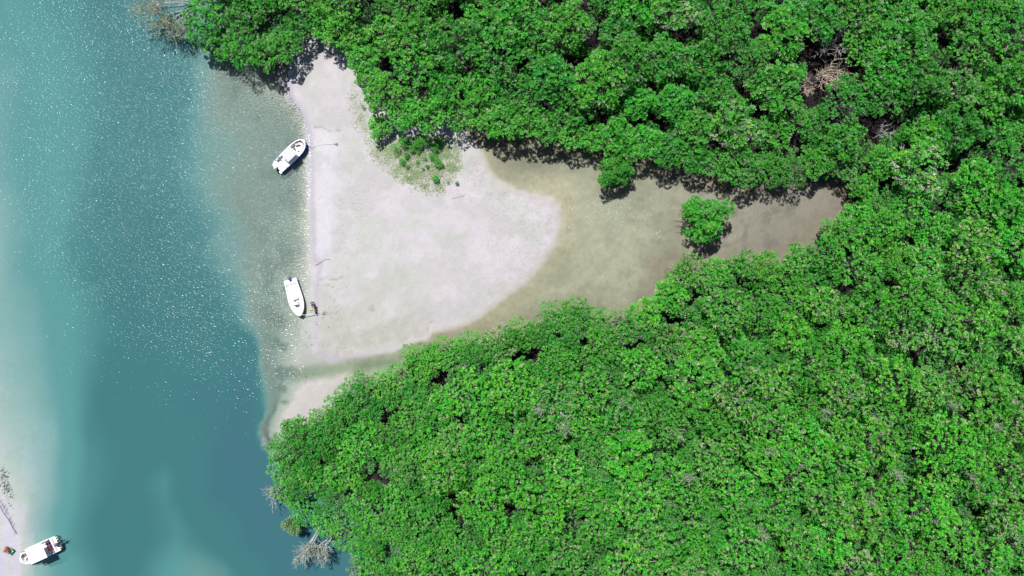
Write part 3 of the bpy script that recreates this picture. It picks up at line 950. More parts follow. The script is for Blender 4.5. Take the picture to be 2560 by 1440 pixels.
# single trees and shrubs that stand clear of the wood
def solo(name, pi, px_, py_, zc, sc, tint, label, group=None, cat='tree', squash=1.0):
    p = at(px_, py_, zc)
    return add_tree(name, pi, (p.x, p.y, max(ground_z(p.x, p.y), -.3)), sc, rnd.uniform(0, 6.28), tint, label, group, cat, squash)
lone = solo('mangrove_tree', 10, 1770, 543, 4.6, 1.04, (1.15, 1.02, 1), 'round bright green mangrove standing alone in the lagoon water', squash=.85)
lone.rotation_euler = (0, 0, 1.1)
mb = MB()
for k in range(22):
    a = math.radians(rnd.uniform(95, 250)); q = rnd.uniform(2.6, 4.2)
    mb.tube([(math.cos(a) * .5, math.sin(a) * .5, 2.2), (math.cos(a) * q * .7, math.sin(a) * q * .7, 1.5 + rnd.uniform(-.2, .3)), (math.cos(a + .1) * q, math.sin(a + .1) * q, -.4)], [.06, .05, .03], 4)
pr_ = mb.build('prop_roots', M_DEADTAN, lone); pr_.rotation_euler = (0, 0, -1.1)
solo('mangrove_tree', 10, 1538, 425, 4.4, .76, (.85, .88, 1), 'dark green mangrove jutting into the lagoon from the far bank', squash=.9)
solo('mangrove_tree', 3, 1548, 388, 4.4, .80, (1.0, 1.0, 1), 'small mangrove joining the jutting lagoon tree to the wood', squash=.9)
solo('mangrove_bush', 10, 950, 318, 1.8, .56, (1.5, 1.15, 1.6), 'round mid green bush on the sand before the upper wood', cat='bush', squash=.72)
saps = [(989, 371, 1.3), (1010, 354, 1.35), (1030, 369, 1.1), (1048, 354, 1.6), (1067, 352, 1.5), (1092, 349, .9), (1087, 369, 1.1), (1016, 388, .8),
        (1078, 388, .8), (1045, 376, .7), (1005, 403, .8), (1096, 407, 1.1), (1088, 396, .9), (1063, 396, .45), (1057, 421, .4),
        (1067, 415, .5), (1089, 447, .9), (1120, 455, .45), (1142, 457, .5), (1100, 361, .7), (1018, 415, .55), (1043, 405, .4), (907, 266, .6)]
saps.sort(key=lambda s: s[0] * 1.0)
for i, (a, b, d) in enumerate(saps):
    sc = d * .205
    nm = 'tiny' if d < .6 else 'small' if d < 1.0 else 'larger'
    if (a, b) == (1142, 457): lb = 'tiny dark sapling alone at the right tip of the grassy flat'
    elif (a, b) == (907, 266): lb = 'small dark sapling apart on the sand left of the round bush'
    elif (a, b) == (1089, 447): lb = 'bright green sapling farthest down the grassy flat'
    else: lb = '%s bright green mangrove sapling on the grassy flat, %s from left' % (nm, ordinal(i))
    solo('mangrove_sapling', rnd.choice([1, 3, 9]), a, b, 1.0, sc, (1.1, 1.05, 1), lb, 'mangrove saplings on the grassy flat', cat='sapling', squash=.8)


# the rest of the wood, off the frame or too small to show singly: one object
def point_stuff(name, pts, label, parts, stuff=True):
    """pts rows: x y z scale rz idx tall"""
    pts = np.array(pts, dtype=float)
    me = bpy.data.meshes.new(name)
    me.vertices.add(len(pts)); me.vertices.foreach_set('co', pts[:, :3].astype(np.float32).ravel())
    def att(nm, typ, arr, key='value'):
        a = me.attributes.new(nm, typ, 'POINT'); a.data.foreach_set(key, np.asarray(arr).ravel())
    att('sc', 'FLOAT_VECTOR', np.stack([pts[:, 3], pts[:, 3], pts[:, 3] * pts[:, 6]], -1).astype(np.float32), 'vector')
    att('rot', 'FLOAT_VECTOR', np.stack([0 * pts[:, 4], 0 * pts[:, 4], pts[:, 4]], -1).astype(np.float32), 'vector')
    att('idx', 'INT', pts[:, 5].astype(np.int32))
    me.update()
    o = bpy.data.objects.new(name, me); COL.objects.link(o)
    tag(o, label, kind='stuff')
    ng = bpy.data.node_groups.new(name, 'GeometryNodeTree')
    ng.interface.new_socket('Geometry', in_out='INPUT', socket_type='NodeSocketGeometry')
    ng.interface.new_socket('Geometry', in_out='OUTPUT', socket_type='NodeSocketGeometry')
    N, L = ng.nodes, ng.links
    gi = N.new('NodeGroupInput'); go = N.new('NodeGroupOutput')
    outs = []
    def named(nm, typ):
        n = N.new('GeometryNodeInputNamedAttribute'); n.data_type = typ; n.inputs['Name'].default_value = nm
        return n.outputs['Attribute']
    for which in parts:       # crown, trunk, twigs each picked with the same index
        jn = N.new('GeometryNodeJoinGeometry')
        for ob in which:
            oi = N.new('GeometryNodeObjectInfo'); oi.transform_space = 'ORIGINAL'
            oi.inputs['Object'].default_value = ob; oi.inputs['As Instance'].default_value = True
            L.new(oi.outputs['Geometry'], jn.inputs[0])
        ip = N.new('GeometryNodeInstanceOnPoints')
        L.new(gi.outputs[0], ip.inputs['Points']); L.new(jn.outputs[0], ip.inputs['Instance'])
        ip.inputs['Pick Instance'].default_value = True
        L.new(named('idx', 'INT'), ip.inputs['Instance Index'])
        L.new(named('sc', 'FLOAT_VECTOR'), ip.inputs['Scale'])
        er_ = N.new('FunctionNodeEulerToRotation'); L.new(named('rot', 'FLOAT_VECTOR'), er_.inputs[0]); L.new(er_.outputs[0], ip.inputs['Rotation'])
        outs.append(ip.outputs[0])
    jo = N.new('GeometryNodeJoinGeometry')
    for q in outs: L.new(q, jo.inputs[0])
    L.new(jo.outputs[0], go.inputs[0])
    md = o.modifiers.new('scatter', 'NODES'); md.node_group = ng
    return o


rep = {}
for o in bpy.data.objects:
    if o.name.split('.')[0] in ('crown', 'trunk', 'twigs') and o.type == 'MESH':
        rep.setdefault(o.data.name, o)
crowns = [rep[p[0].name] for p in protos if p[0].name in rep]
trunks = [rep[p[1].name] for p in protos if p[1].name in rep]
twigs = [rep[p[2].name] for p in protos if p[2].name in rep]
NP = len(crowns)
pts = []
for (x, y, s, e) in outside + spill:
    gz_ = -.05
    up = y > 12
    pts.append((x, y, gz_, s, rnd.uniform(0, 6.28), rnd.randrange(NP), rnd.uniform(.85, 1.1)))
ms_ = point_stuff('mangrove_forest', pts, 'dense mangrove wood running on beyond the nearest crowns', [crowns, trunks, twigs])
ms_.color = (1, 1, 1, 1)
ux = nrng.uniform(-XM - 6, XM + 8, 16000); uy = nrng.uniform(-YM - 6, YM + 6, 16000)
ud, upx, upy = sdf_world(ux, uy)
UC = {}
pts = []
for x, y, d in zip(ux, uy, ud):
    if d < 1.9 or in_gap(x, y, .5) or rnd.random() < (.42 if y > 14 else .12): continue
    a, b = int(x // 3), int(y // 3)
    if any((q[0] - x) ** 2 + (q[1] - y) ** 2 < (2.5 if y > 14 else 1.9) ** 2 for i in (-1, 0, 1) for j in (-1, 0, 1) for q in UC.get((a + i, b + j), ())): continue
    UC.setdefault((a, b), []).append((x, y))
    s = rnd.uniform(.42, .62)
    pts.append((x, y, -.05, s, rnd.uniform(0, 6.28), rnd.randrange(NP) if y > 14 else rnd.randrange(5, NP), rnd.uniform(.85, 1.15) * (1 if y > 14 else 1.15)))
us_ = point_stuff('mangrove_undergrowth', pts, 'lower mangrove growth filling the gaps between the tall crowns', [crowns, twigs])
us_.color = (.9, .9, 1, 1)


# bare and leaning trees
def bare_tree(name, base_px, heads, label, mat=M_TWIG, group=None, h0=.2, leaf_n=260, leafy=True, spread=.8, seed=1, n_tw=10, rad=.13):
    """base_px: foot of the trunk; heads: list of (px, py, z) limb ends"""
    r = random.Random(seed)
    b = at(*base_px, 0)
    bz = ground_z(b.x, b.y)
    root = empty(name, (b.x, b.y, max(bz, -.5)))
    tag(root, label, 'tree', group)
    tk = MB(); tw = MB(); P = []; T = []
    g = np.random.default_rng(seed)
    for hp in heads:
        e = at(hp[0], hp[1], hp[2]) - root.location
        m1 = e * .35 + Vector((r.uniform(-.3, .3), r.uniform(-.3, .3), .5)); m2 = e * .7 + Vector((r.uniform(-.35, .35), r.uniform(-.35, .35), .4))
        pl = [Vector((r.uniform(-.15, .15), r.uniform(-.15, .15), -.3)), m1, m2, e]
        tk.tube(pl, [rad, rad * .75, rad * .5, rad * .2], 5)
        for k in range(n_tw):
            t = r.uniform(.62, 1.0) if leafy else r.uniform(.35, 1.0)
            p0 = m1.lerp(m2, (t - .35) / .35) if t < .7 else m2.lerp(e, (t - .7) / .3)
            d = (e.normalized() * .5 + Vector((r.uniform(-1, 1), r.uniform(-1, 1), r.uniform(-.2, .7)))).normalized()
            Lg = spread * r.uniform(.6, 1.5)
            p1 = p0 + d * Lg * .5; p2 = p1 + (d + Vector((r.uniform(-.5, .5), r.uniform(-.5, .5), .1))).normalized() * Lg * .5
            tw.tube([p0, p1, p2], [.045, .033, .016], 4, cap=False)
            for q in range(3):
                dd = (d + Vector((r.uniform(-.9, .9), r.uniform(-.9, .9), r.uniform(-.2, .5)))).normalized()
                s0 = p1 if q < 1 else p2
                tw.tube([s0, s0 + dd * Lg * .3, s0 + dd * Lg * .55 + Vector((r.uniform(-.1, .1), r.uniform(-.1, .1), 0))], [.026, .02, .011], 3, cap=False)
            if leafy:
                n = int(leaf_n / n_tw)
                c = np.array(p2) + g.normal(size=(n, 3)) * .22
                nrm = unit(g.normal(size=(n, 3)) * .6 + np.array([0, 0, 1.0]))
                t_ = unit(np.cross(nrm, g.normal(size=(n, 3)))); b_ = np.cross(nrm, t_)
                Ll = (.2 * (.7 + .6 * g.random(n)))[:, None]
                P.append(np.stack([c - t_ * Ll * .5, c + b_ * Ll * .27, c + t_ * Ll * .5, c - b_ * Ll * .27], 1))
                lc = np.where(g.random((n, 1)) < .32, np.array([[.30, .34, .26]]), np.array([[.08, .26, .03]])) * (.7 + .5 * g.random((n, 1)))
                T.append(np.repeat(lc, 4, 0))
    tk.build('trunk', M_LIMB if mat is M_TWIG else mat, root)
    t2 = tw.build('twigs', mat, root); t2['kind'] = 'stuff'
    if leafy:
        P = np.concatenate(P).reshape(-1, 3); T = np.concatenate(T)
        o = bpy.data.objects.new('crown', fast_mesh('sparse_crown', P, 4, np.arange(len(P)), M_LEAF, {'tint': ('FLOAT_COLOR', T)}))
        COL.objects.link(o); o.parent = root; o['kind'] = 'stuff'
    return root

bare_tree('leaning_mangrove', (498, 5), [(350, 12, 3.2), (372, 40, 3.0), (400, 72, 2.6), (420, 80, 2.2), (345, 32, 3.0), (385, 5, 3.4), (395, 55, 2.8)],
          'pale bare mangrove leaning far over the channel at the upper left', seed=3, leaf_n=220, spread=1.5, n_tw=22, rad=.12)
bare_tree('leaning_mangrove', (486, 20), [(475, 70, 2.8), (462, 95, 2.4), (440, 88, 2.6)],
          'curved pale branches with sparse leaves beside the far-leaning tree', seed=4, leaf_n=160, spread=1.0, n_tw=16, rad=.11)
bare_tree('leaning_mangrove', (802, 1312), [(752, 1402, 2.6), (762, 1384, 3.2), (745, 1392, 2.8), (778, 1376, 2.6)],
          'bare grey tree with twin limbs leaning over the deep channel', seed=5, leaf_n=90, spread=1.0, n_tw=22, rad=.11)
bare_tree('leaning_mangrove', (834, 1320), [(808, 1404, 2.6), (816, 1380, 3.0), (794, 1384, 2.6)],
          'thin bare grey tree just right of the twin-limbed leaning one', seed=6, leaf_n=80, spread=.9, n_tw=18, rad=.10)
bare_tree('leaning_mangrove', (740, 1285), [(712, 1308, 2.8), (722, 1318, 2.6), (742, 1325, 2.6)],
          'small half-bare mangrove with three leafy tufts over the channel', seed=7, leaf_n=900, spread=.6, n_tw=10)
bare_tree('bare_shrub', (712, 1228), [(668, 1224, 2.0), (672, 1242, 2.2), (680, 1256, 2.0), (690, 1218, 2.6)],
          'bare pinkish-grey twiggy tree at the left tip of the lower wood', seed=8, leafy=False, spread=.8, n_tw=12)
bare_tree('bare_shrub', (692, 1112), [(660, 1096, 1.6), (664, 1108, 1.8)],
          'few dead twigs poking over the channel below the creek sand', seed=9, leafy=False, spread=.5, n_tw=8, rad=.07)
bare_tree('dead_mangrove', (900, 1412), [(880, 1425, 3.0), (905, 1445, 3.0), (890, 1400, 2.5)],
          'pale bare mangrove at the bottom border of the lower wood', seed=10, leaf_n=240, spread=.7)
fan = [(2080 + 42 * math.cos(a) * q, 185 - 36 * math.sin(a) * q, 3.0 + (1 - q)) for a, q in
       [(-2.9, 1), (-2.6, .9), (-2.3, 1.1), (-2.0, .8), (-1.7, 1.0), (-1.4, .9), (-1.1, 1.05), (-.8, .8), (-.5, .9), (.0, .8), (3.0, .8), (2.6, .7), (.5, .9), (1.2, 1.2)]]
bare_tree('dead_mangrove', (2018, 205), [(2080, 165, 4.5)] + fan[:0], 'thin dead trunk rising in the gap above the fallen branches', mat=M_DEADTAN, seed=11, leafy=False, spread=.6, rad=.08)
bare_tree('dead_mangrove', (2050, 186), fan, 'fan of dead tan branches in the gap of the upper right wood', mat=M_DEADTAN, seed=12, leafy=False, spread=1.1, n_tw=7, rad=.09)
bare_tree('dead_mangrove', (2060, 140), [(2050, 95, 4.5), (2095, 85, 4.5), (2110, 120, 4.2), (2052, 125, 4.0), (2120, 60, 4.5)],
          'grey dead branches in the dark gap above the tan fan', seed=13, leafy=False, spread=1.2, n_tw=10, rad=.08)
bare_tree('dead_mangrove', (2000, 225), [(2022, 205, 3.6), (2030, 225, 3.4), (2015, 235, 3.2)],
          'small tan dead shrub left of the fan of dead branches', mat=M_DEADTAN, seed=14, leafy=False, spread=.7, n_tw=16, rad=.06)
bare_tree('dead_mangrove', (2180, 330), [(2205, 310, 4.2), (2228, 335, 4.0), (2200, 345, 3.6)],
          'thin grey dead branches in the small dark gap near the right', seed=15, leafy=False, spread=.8, n_tw=8, rad=.05)
bare_tree('dead_mangrove', (1585, 1362), [(1605, 1392, 5.0), (1622, 1405, 5.0), (1612, 1380, 5.4)],
          'brown dead crown near the bottom border of the lower wood', mat=M_DEADTAN, seed=16, leafy=False, spread=.7, n_tw=14, rad=.06)
# protruding bare tops spread through the lower right wood
k = 0
dr = random.Random(21)
spots = [(1350, 1022), (2118, 985), (2010, 1155), (2240, 1180), (2330, 1290), (2425, 1190), (2180, 1255), (1925, 1130), (2490, 1060), (2070, 1030), (2380, 1010), (1700, 1085), (2530, 1330), (1850, 1000), (1415, 1075), (1725, 1190), (1900, 1330), (1560, 1010)]
near_ = ['right of the middle', 'at the right']
for i, (a, b) in enumerate(sorted(spots)):
    ox, oy = (a - 1280) / 1280, (b - 720) / 720
    bare_tree('bare_topped_mangrove', (a - 42 * ox - 6, b - 34 * oy - 3), [(a, b, 6.9), (a + 16 * ox + dr.uniform(-8, 8), b + 14 * oy, 7.2), (a + dr.uniform(-14, 14), b + dr.uniform(-10, 10), 7.0)],
              'bare pale branches rising through the lower right canopy, %s counted from left' % ordinal(i), seed=40 + i, leaf_n=90, spread=.8, n_tw=6, rad=.075,
              group='bare treetops in the lower wood')

# ------------------------------------------------------------------ marsh grass, pebbles, shells (stuff)
def scatter_quads(name, n, gen, mat, label, blade=True):
    g = np.random.default_rng(abs(hash(name)) % 1000 if False else len(name) * 7)
    x, y, hgt, tint = gen(g, n)
    z = ground_height(x, y)[0]
    return x, y, z, hgt, tint, g

g = np.random.default_rng(88)
n = 60000
qx = g.uniform(860, 1160, n); qy = g.uniform(200, 495, n)
d_ = sdist(qx, qy, GRASSP)
dens = sstep(-14, 22, d_) * (0.25 + .9 * sstep(.42, .62, vnoise(qx, qy, 16, 91, 3))) * (.35 + .65 * sstep(900, 1010, qx))
kp = g.random(n) < dens * .45
qx, qy = qx[kp], qy[kp]; n = len(qx)
bx = (qx - 1280) * PX; by = (720 - qy) * PX
bz = ground_height(bx, by)[0]
P = []; T = []
for b_i in range(3):
    a = g.random(n) * 2 * math.pi; lean = g.uniform(.12, .38, n); hh = g.uniform(.06, .20, n) * (1 + .5 * (qx > 1010)); w = g.uniform(.014, .03, n)
    c0 = np.stack([bx, by, bz - .02], -1); dv = np.stack([np.cos(a), np.sin(a), 0 * a], -1); pv = np.stack([-np.sin(a), np.cos(a), 0 * a], -1)
    up = np.array([0, 0, 1.0])
    mid = c0 + dv * (lean * .5)[:, None] + up * (hh * .7)[:, None]
    tip = c0 + dv * (lean * 1.1)[:, None] + up * hh[:, None]
    P.append(np.stack([c0, mid + pv * w[:, None], tip, mid - pv * w[:, None]], 1))
    tc_ = np.where(g.random((n, 1)) < .55, np.array([[.20, .38, .11]]), np.array([[.48, .48, .33]])) * (.7 + .6 * g.random((n, 1)))
    T.append(np.repeat(tc_, 4, 0))
P = np.concatenate(P).reshape(-1, 3); T = np.concatenate(T)
o = bpy.data.objects.new('marsh_grass', fast_mesh('marsh_grass', P, 4, np.arange(len(P)), M_GRASS, {'tint': ('FLOAT_COLOR', T)}))
COL.objects.link(o); tag(o, 'sparse olive marsh grass on the sand before the upper wood', kind='stuff')


def bits(name, spots_, mat, label, seed):
    """small faceted lumps lying on the ground; spots_: (px, py, spread_x, spread_y, count, size_lo, size_hi)"""
    g = np.random.default_rng(seed)
    X = []; Y = []; S = []
    for (a, b, sx, sy, cnt, lo, hi) in spots_:
        X.append(g.normal(a, sx, cnt)); Y.append(g.normal(b, sy, cnt)); S.append(g.uniform(lo, hi, cnt))
    X = np.concatenate(X); Y = np.concatenate(Y); S = np.concatenate(S)
    wx_ = (X - 1280) * PX; wy_ = (720 - Y) * PX; wz_ = ground_height(wx_, wy_)[0]
    n = len(X)
    base = np.array([[1, 0, 0], [0, 1, 0], [-1, 0, 0], [0, -1, 0], [0, 0, .7], [0, 0, -.7]], dtype=float)
    V = base[None] * (S[:, None, None] * g.uniform(.6, 1.3, (n, 6, 1)))
    a = g.random(n) * 6.28
    R_ = np.zeros((n, 3, 3)); R_[:, 0, 0] = np.cos(a) * 1.4; R_[:, 0, 1] = -np.sin(a); R_[:, 1, 0] = np.sin(a) * 1.4; R_[:, 1, 1] = np.cos(a); R_[:, 2, 2] = .6
    V = np.einsum('nij,nkj->nki', R_, V) + np.stack([wx_, wy_, wz_ + S * .2], -1)[:, None]
    F = np.array([[0, 1, 4], [1, 2, 4], [2, 3, 4], [3, 0, 4], [1, 0, 5], [2, 1, 5], [3, 2, 5], [0, 3, 5]])
    loops = (F[None] + np.arange(n)[:, None, None] * 6).reshape(-1)
    o = bpy.data.objects.new(name, fast_mesh(name, V.reshape(-1, 3), 3, loops, mat)); COL.objects.link(o)
    tag(o, label, kind='stuff')
bits('white_shells', [(1540, 520, 55, 28, 230, .03, .08), (1420, 560, 12, 30, 30, .03, .07), (1900, 520, 70, 25, 110, .02, .05), (1640, 577, 10, 8, 8, .04, .10)], M_SHELL,
     'scattered white shells lying in the shallow lagoon', 5)
bits('pebbles', [(1560, 700, 50, 30, 36, .03, .07), (1300, 560, 50, 60, 260, .02, .05), (880, 520, 30, 70, 120, .02, .04), (1190, 430, 35, 50, 130, .02, .045),
                 (840, 620, 90, 160, 50, .025, .05), (770, 830, 20, 30, 24, .04, .09), (760, 940, 22, 10, 26, .04, .09), (1620, 710, 60, 18, 30, .03, .06), (850, 870, 30, 14, 60, .02, .05)], M_STONE,
     'dark pebbles and bits strewn on the sand bar and lagoon bed', 6)

# ------------------------------------------------------------------ boats
def hull_rings(L_, B, prof, zs, n=18):
    """prof(t) -> half width factor 0..1 along t in 0..1 from stern to bow; returns outline points"""
    pts = []
    for i in range(n + 1):
        t = i / n
        pts.append((-L_ / 2 + L_ * t, prof(t) * B / 2))
    return pts


def outline(L_, B, prof, z, inset=0.0, t0=0.0, t1=1.0, n=18, sheer=0.0, rise=None):
    right = []; left = []
    for i in range(n + 1):
        t = t0 + (t1 - t0) * i / n
        x = -L_ / 2 + L_ * t
        y = max(prof(t) * B / 2 - inset, .01)
        zz = z + sheer * t ** 2
        right.append(Vector((x, -y, zz))); left.append(Vector((x, y, zz)))
    return right + left[::-1]


def build_hull(root, L_, B, Hh, prof, side_mat, draft=.25, sheer=.18, wall=.16, t_in0=.05, t_in1=.9, floor_z=.28):
    n = 20
    rings = []
    for (kb, z, sh, kl) in ((.10, -draft, 0, .90), (.88, -draft * .35, .02, .97), (.95, Hh * .35, sheer * .5, .99), (1.0, Hh - .03, sheer, 1.0)):
        rg = outline(L_ * kl, B * kb, prof, z, 0, n=n, sheer=sh)
        rings.append(rg)
    mb = MB(); mb.loft(rings, cap=(True, False)); h = mb.build('hull', side_mat, root)
    # gunwale cap: ring between outer edge and cockpit opening
    mb = MB()
    outer = outline(L_, B + .02, prof, Hh, 0, n=n, sheer=sheer)
    inner = outline(L_, B, prof, Hh + .015, wall, t_in0, t_in1, n=n, sheer=sheer)
    low = outline(L_, B + .03, prof, Hh - .05, 0, n=n, sheer=sheer)
    mb.loft([low, outer, inner], cap=(False, False), smooth=False)
    inner_low = outline(L_, B * .97, prof, floor_z, wall + .02, t_in0 + .01, t_in1 - .01, n=n, sheer=0)
    mb.loft([inner, inner_low], cap=(False, False), smooth=True)
    mb.build('gunwale', M_GEL, root)
    mb = MB(); mb.add(inner_low, [tuple(range(len(inner_low)))]); mb.build('cockpit_floor', M_FLOOR, root)
    return h


def outboard(root, x, y, z, mat=M_MOTORP, cap=M_MOTORP, tilt=0.0, s=1.0):
    o = empty('outboard_motor', (x, y, z)); o.parent = root; o.rotation_euler = (0, tilt, 0); o.scale = (s, s, s)
    mb = MB()
    rings = []
    for zz, sx, sy in ((.0, .24, .17), (.12, .30, .21), (.30, .30, .20), (.40, .22, .15), (.43, .10, .07)):
        rings.append([Vector((-.18 + sx * math.cos(2 * math.pi * k / 12), sy * math.sin(2 * math.pi * k / 12), zz)) for k in range(12)])
    mb.loft(rings); mb.build('cowling', cap, o)
    mb = MB(); mb.box((-.16, 0, -.35), (.16, .11, .7), bev=.03); mb.box((-.22, 0, -.72), (.42, .09, .10), bev=.03)
    mb.box((-.26, 0, -.45), (.40, .24, .025), bev=.01)
    for k in range(3):
        a = 2 * math.pi * k / 3
        mb.box((-.45, .11 * math.cos(a), -.72 + .11 * math.sin(a)), (.03, .09, .09), bev=.01)
    mb.box((.03, 0, -.10), (.16, .26, .30), bev=.03)
    mb.build('leg', M_BLACK if mat is M_BLACK else mat, o)
    return o


def boat_root(name, sx, sy, bx_, by_, zmid, label, length):
    s = at(sx, sy, zmid); b = at(bx_, by_, zmid)
    c = (s + b) / 2
    a = math.atan2(b.y - s.y, b.x - s.x)
    r = empty(name, (c.x, c.y, 0), a)
    tag(r, label, 'boat')
    return r, (b - s).length

# boat 1: blue-sided centre console
pr1 = lambda t: (.90 + .10 * min(t / .35, 1)) if t < .55 else max(0.0, 1 - ((t - .55) / .45) ** 3.0) ** .62
B1, L1 = boat_root('motor_boat', 692.5, 418.5, 762, 351, .9, 'white motor boat with blue hull side floating off the upper beach', 6)
build_hull(B1, L1, 2.25, .78, pr1, M_BLUE, sheer=.22, t_in0=.10, t_in1=.93)
mb = MB()
for k in range(13):
    a = -1.25 + 2.5 * k / 12
    x = L1 * .5 - 1.95 + 1.15 * math.cos(a); y = .72 * math.sin(a)
    if k < 12:
        a2 = -1.25 + 2.5 * (k + 1) / 12
        x2 = L1 * .5 - 1.95 + 1.15 * math.cos(a2); y2 = .72 * math.sin(a2)
        mb.box(((x + x2) / 2, (y + y2) / 2, .50), (.42, math.hypot(x2 - x, y2 - y) + .05, .34), rz=(a + a2) / 2, bev=.04)
mb.build('bow_seat', M_CUSH, B1)
mb = MB(); mb.box((.05, 0, .68), (.85, .80, .80), bev=.10); mb.build('console', M_GEL, B1)
mb = MB(); mb.box((.42, 0, 1.22), (.05, .70, .32), ry=-.35, bev=.015); mb.build('windscreen', M_GLASS, B1)
mb = MB(); mb.box((-.15, -.22, 1.85), (1.9, 1.5, .03), bev=.10); mb.build('canvas_top', M_CANVAS, B1)
mb = MB()
for sx_ in (-.85, .75):
    for sy_ in (-.55, .72):
        mb.tube([(sx_ * .75, sy_ * .7 - .1, .4), (sx_ - .1, sy_ - .3, 1.84)], .028, 6)
mb.build('top_frame', M_STEEL, B1)
mb = MB(); mb.box((-1.05, 0, .62), (.55, .95, .55), bev=.08); mb.box((-.82, 0, 1.0), (.10, .9, .3), bev=.04); mb.build('helm_seat', M_CUSH, B1)
mb = MB(); mb.box((-L1 / 2 + .30, 0, .52), (.42, 1.5, .42), bev=.06); mb.build('stern_bench', M_DECK, B1)
mb = MB()
for sy_ in (.72, -.72): mb.box((-L1 / 2 - .16, sy_, .35), (.42, .55, .10), bev=.05)
mb.build('swim_platform', M_GEL, B1)
outboard(B1, -L1 / 2 + .02, .10, .80, M_MOTORP, M_GEL, s=1.1)
mb = MB()
for (x, y) in ((-1.9, .95), (-2.4, .93), (-1.9, -.95), (1.9, .72), (1.9, -.72)):
    mb.tube([(x, y - .0, .86), (x, y, .93)], .045, 6); mb.box((x, y, .95), (.20, .05, .03), bev=.01)
mb.build('cleats', M_BLACK, B1)
mb = MB(); mb.tube([(x_, y_, 1.22) for x_, y_ in ((1.1, -.98), (1.9, -.88), (2.5, -.62), (2.85, -.2), (2.85, .2), (2.5, .62), (1.9, .88), (1.1, .98))], .018, 6)
for (x_, y_) in ((1.1, -.98), (1.9, -.88), (2.5, -.62), (2.5, .62), (1.9, .88), (1.1, .98)): mb.tube([(x_, y_, .9), (x_, y_, 1.22)], .016, 5)
mb.build('bow_rail', M_STEEL, B1)
mb = MB(); mb.box((-1.7, .88, 1.02), (.34, .08, .12), bev=.02); mb.build('rod_holder', M_BLACK, B1)


def bag(px_, py_, z, label, m1, m2, s=1.0, rz=0.0):
    p = at(px_, py_, z); r = empty('bag', (p.x, p.y, z), rz); tag(r, label, 'bag')
    mb = MB(); mb.blob((0, 0, .12 * s), (.17 * s, .12 * s, .12 * s)); mb.build('body', m1, r)
    mb = MB(); mb.box((.05 * s, 0, .235 * s), (.18 * s, .16 * s, .03), bev=.01); mb.build('flap', m2, r)
    mb = MB(); mb.tube([(-.12 * s, 0, .18 * s), (-.06 * s, 0, .32 * s), (.06 * s, 0, .32 * s), (.12 * s, 0, .18 * s)], .015, 5); mb.build('handle', m1, r)
bag(732, 367, .66, 'small dark and tan bag in the blue-sided boat, left of its bow seat', M_BLACK, M_TAN, 1.1, .6)
bag(735.5, 370.5, .66, 'small tan bag touching the dark bag in the blue-sided boat', M_TAN, M_BROWN, .9, 1.4)
bag(747, 379, .66, 'small maroon-black bag by the right side of the blue-sided boat', M_BROWN, M_RUST, 1.0, .2)

# boat 2: white open skiff moored by a rope
pr2 = lambda t: (.86 + .14 * min(t / .5, 1)) if t < .5 else max(0.0, 1 - ((t - .5) / .5) ** 2.5) ** .72
B2, L2 = boat_root('skiff', 724.2, 698.5, 751, 790.5, .7, 'plain white open skiff moored by a rope to the beach', 6)
build_hull(B2, L2, 2.30, .62, pr2, M_GEL, sheer=.30, wall=.17, t_in0=.09, t_in1=.88, floor_z=.40)
mb = MB(); mb.add(*(lambda o_: (o_, [tuple(range(len(o_)))]))(outline(L2, 2.30, pr2, .56, .19, .70, .875, n=10, sheer=.15))); mb.build('fore_deck', M_GEL, B2)
mb = MB(); mb.box((.95, 0, .72), (.62, .66, .84), bev=.08); mb.build('console', M_GEL, B2)
mb = MB(); mb.box((1.22, 0, 1.26), (.05, .58, .30), ry=-.5, bev=.01); mb.build('windscreen', M_GLASS, B2)
mb = MB()
mb.tube([(.60 + .0, .17 * math.cos(2 * math.pi * k / 12), 1.08 + .17 * math.sin(2 * math.pi * k / 12)) for k in range(13)], .02, 5, cap=False)
mb.tube([(.64, 0, 1.08), (.60, .15, 1.08)], .012, 4); mb.tube([(.64, 0, 1.08), (.60, -.15, 1.08)], .012, 4); mb.build('steering_wheel', M_BLACK, B2)
mb = MB(); mb.box((.05, 0, .58), (.50, .90, .48), bev=.06); mb.build('helm_seat', M_DECK, B2)
mb = MB(); mb.box((-L2 / 2 + .48, 0, .47), (.62, 1.66, .16), bev=.05); mb.build('stern_bench', M_DECK, B2)
mb = MB()
for (x, y) in ((-2.2, .86), (-2.2, -.86), (2.35, .0)): mb.box((x, y, .74 + (.2 if x > 0 else 0)), (.20, .05, .05), bev=.01)
mb.build('cleats', M_STEEL, B2)
outboard(B2, -L2 / 2 + .08, .05, .72, M_MOTORP, M_MOTORP, s=1.05)

# boat 3: cabin-top boat on the western bank
pr3 = lambda t: (.94 + .06 * min(t / .3, 1)) if t < .66 else max(0.0, 1 - ((t - .66) / .34) ** 2.4 * .86) ** .8
B3, L3 = boat_root('deck_boat', 143.5, 1358.5, 50, 1401, .9, 'white deck boat with square hard top nosed onto the lower left bank', 6)
build_hull(B3, L3, 2.50, .80, pr3, M_GEL, sheer=.10, wall=.15, t_in0=.16, t_in1=.95, floor_z=.40)
mb = MB(); mb.box((-.50, .05, 2.15), (2.75, 2.36, .08), bev=.16); mb.box((-.50, .05, 2.21), (2.2, 1.9, .04), bev=.10); mb.build('hard_top', M_GEL, B3)
mb = MB()
for sx_ in (-1.75, .75):
    for sy_ in (-1.0, 1.0): mb.tube([(sx_, sy_ * 1.02, .8), (sx_, sy_ * .98, 2.12)], .03, 6)
mb.build('top_frame', M_STEEL, B3)
mb = MB(); mb.box((.55, -.5, .85), (.6, .75, .9), bev=.08); mb.build('console', M_GEL, B3)
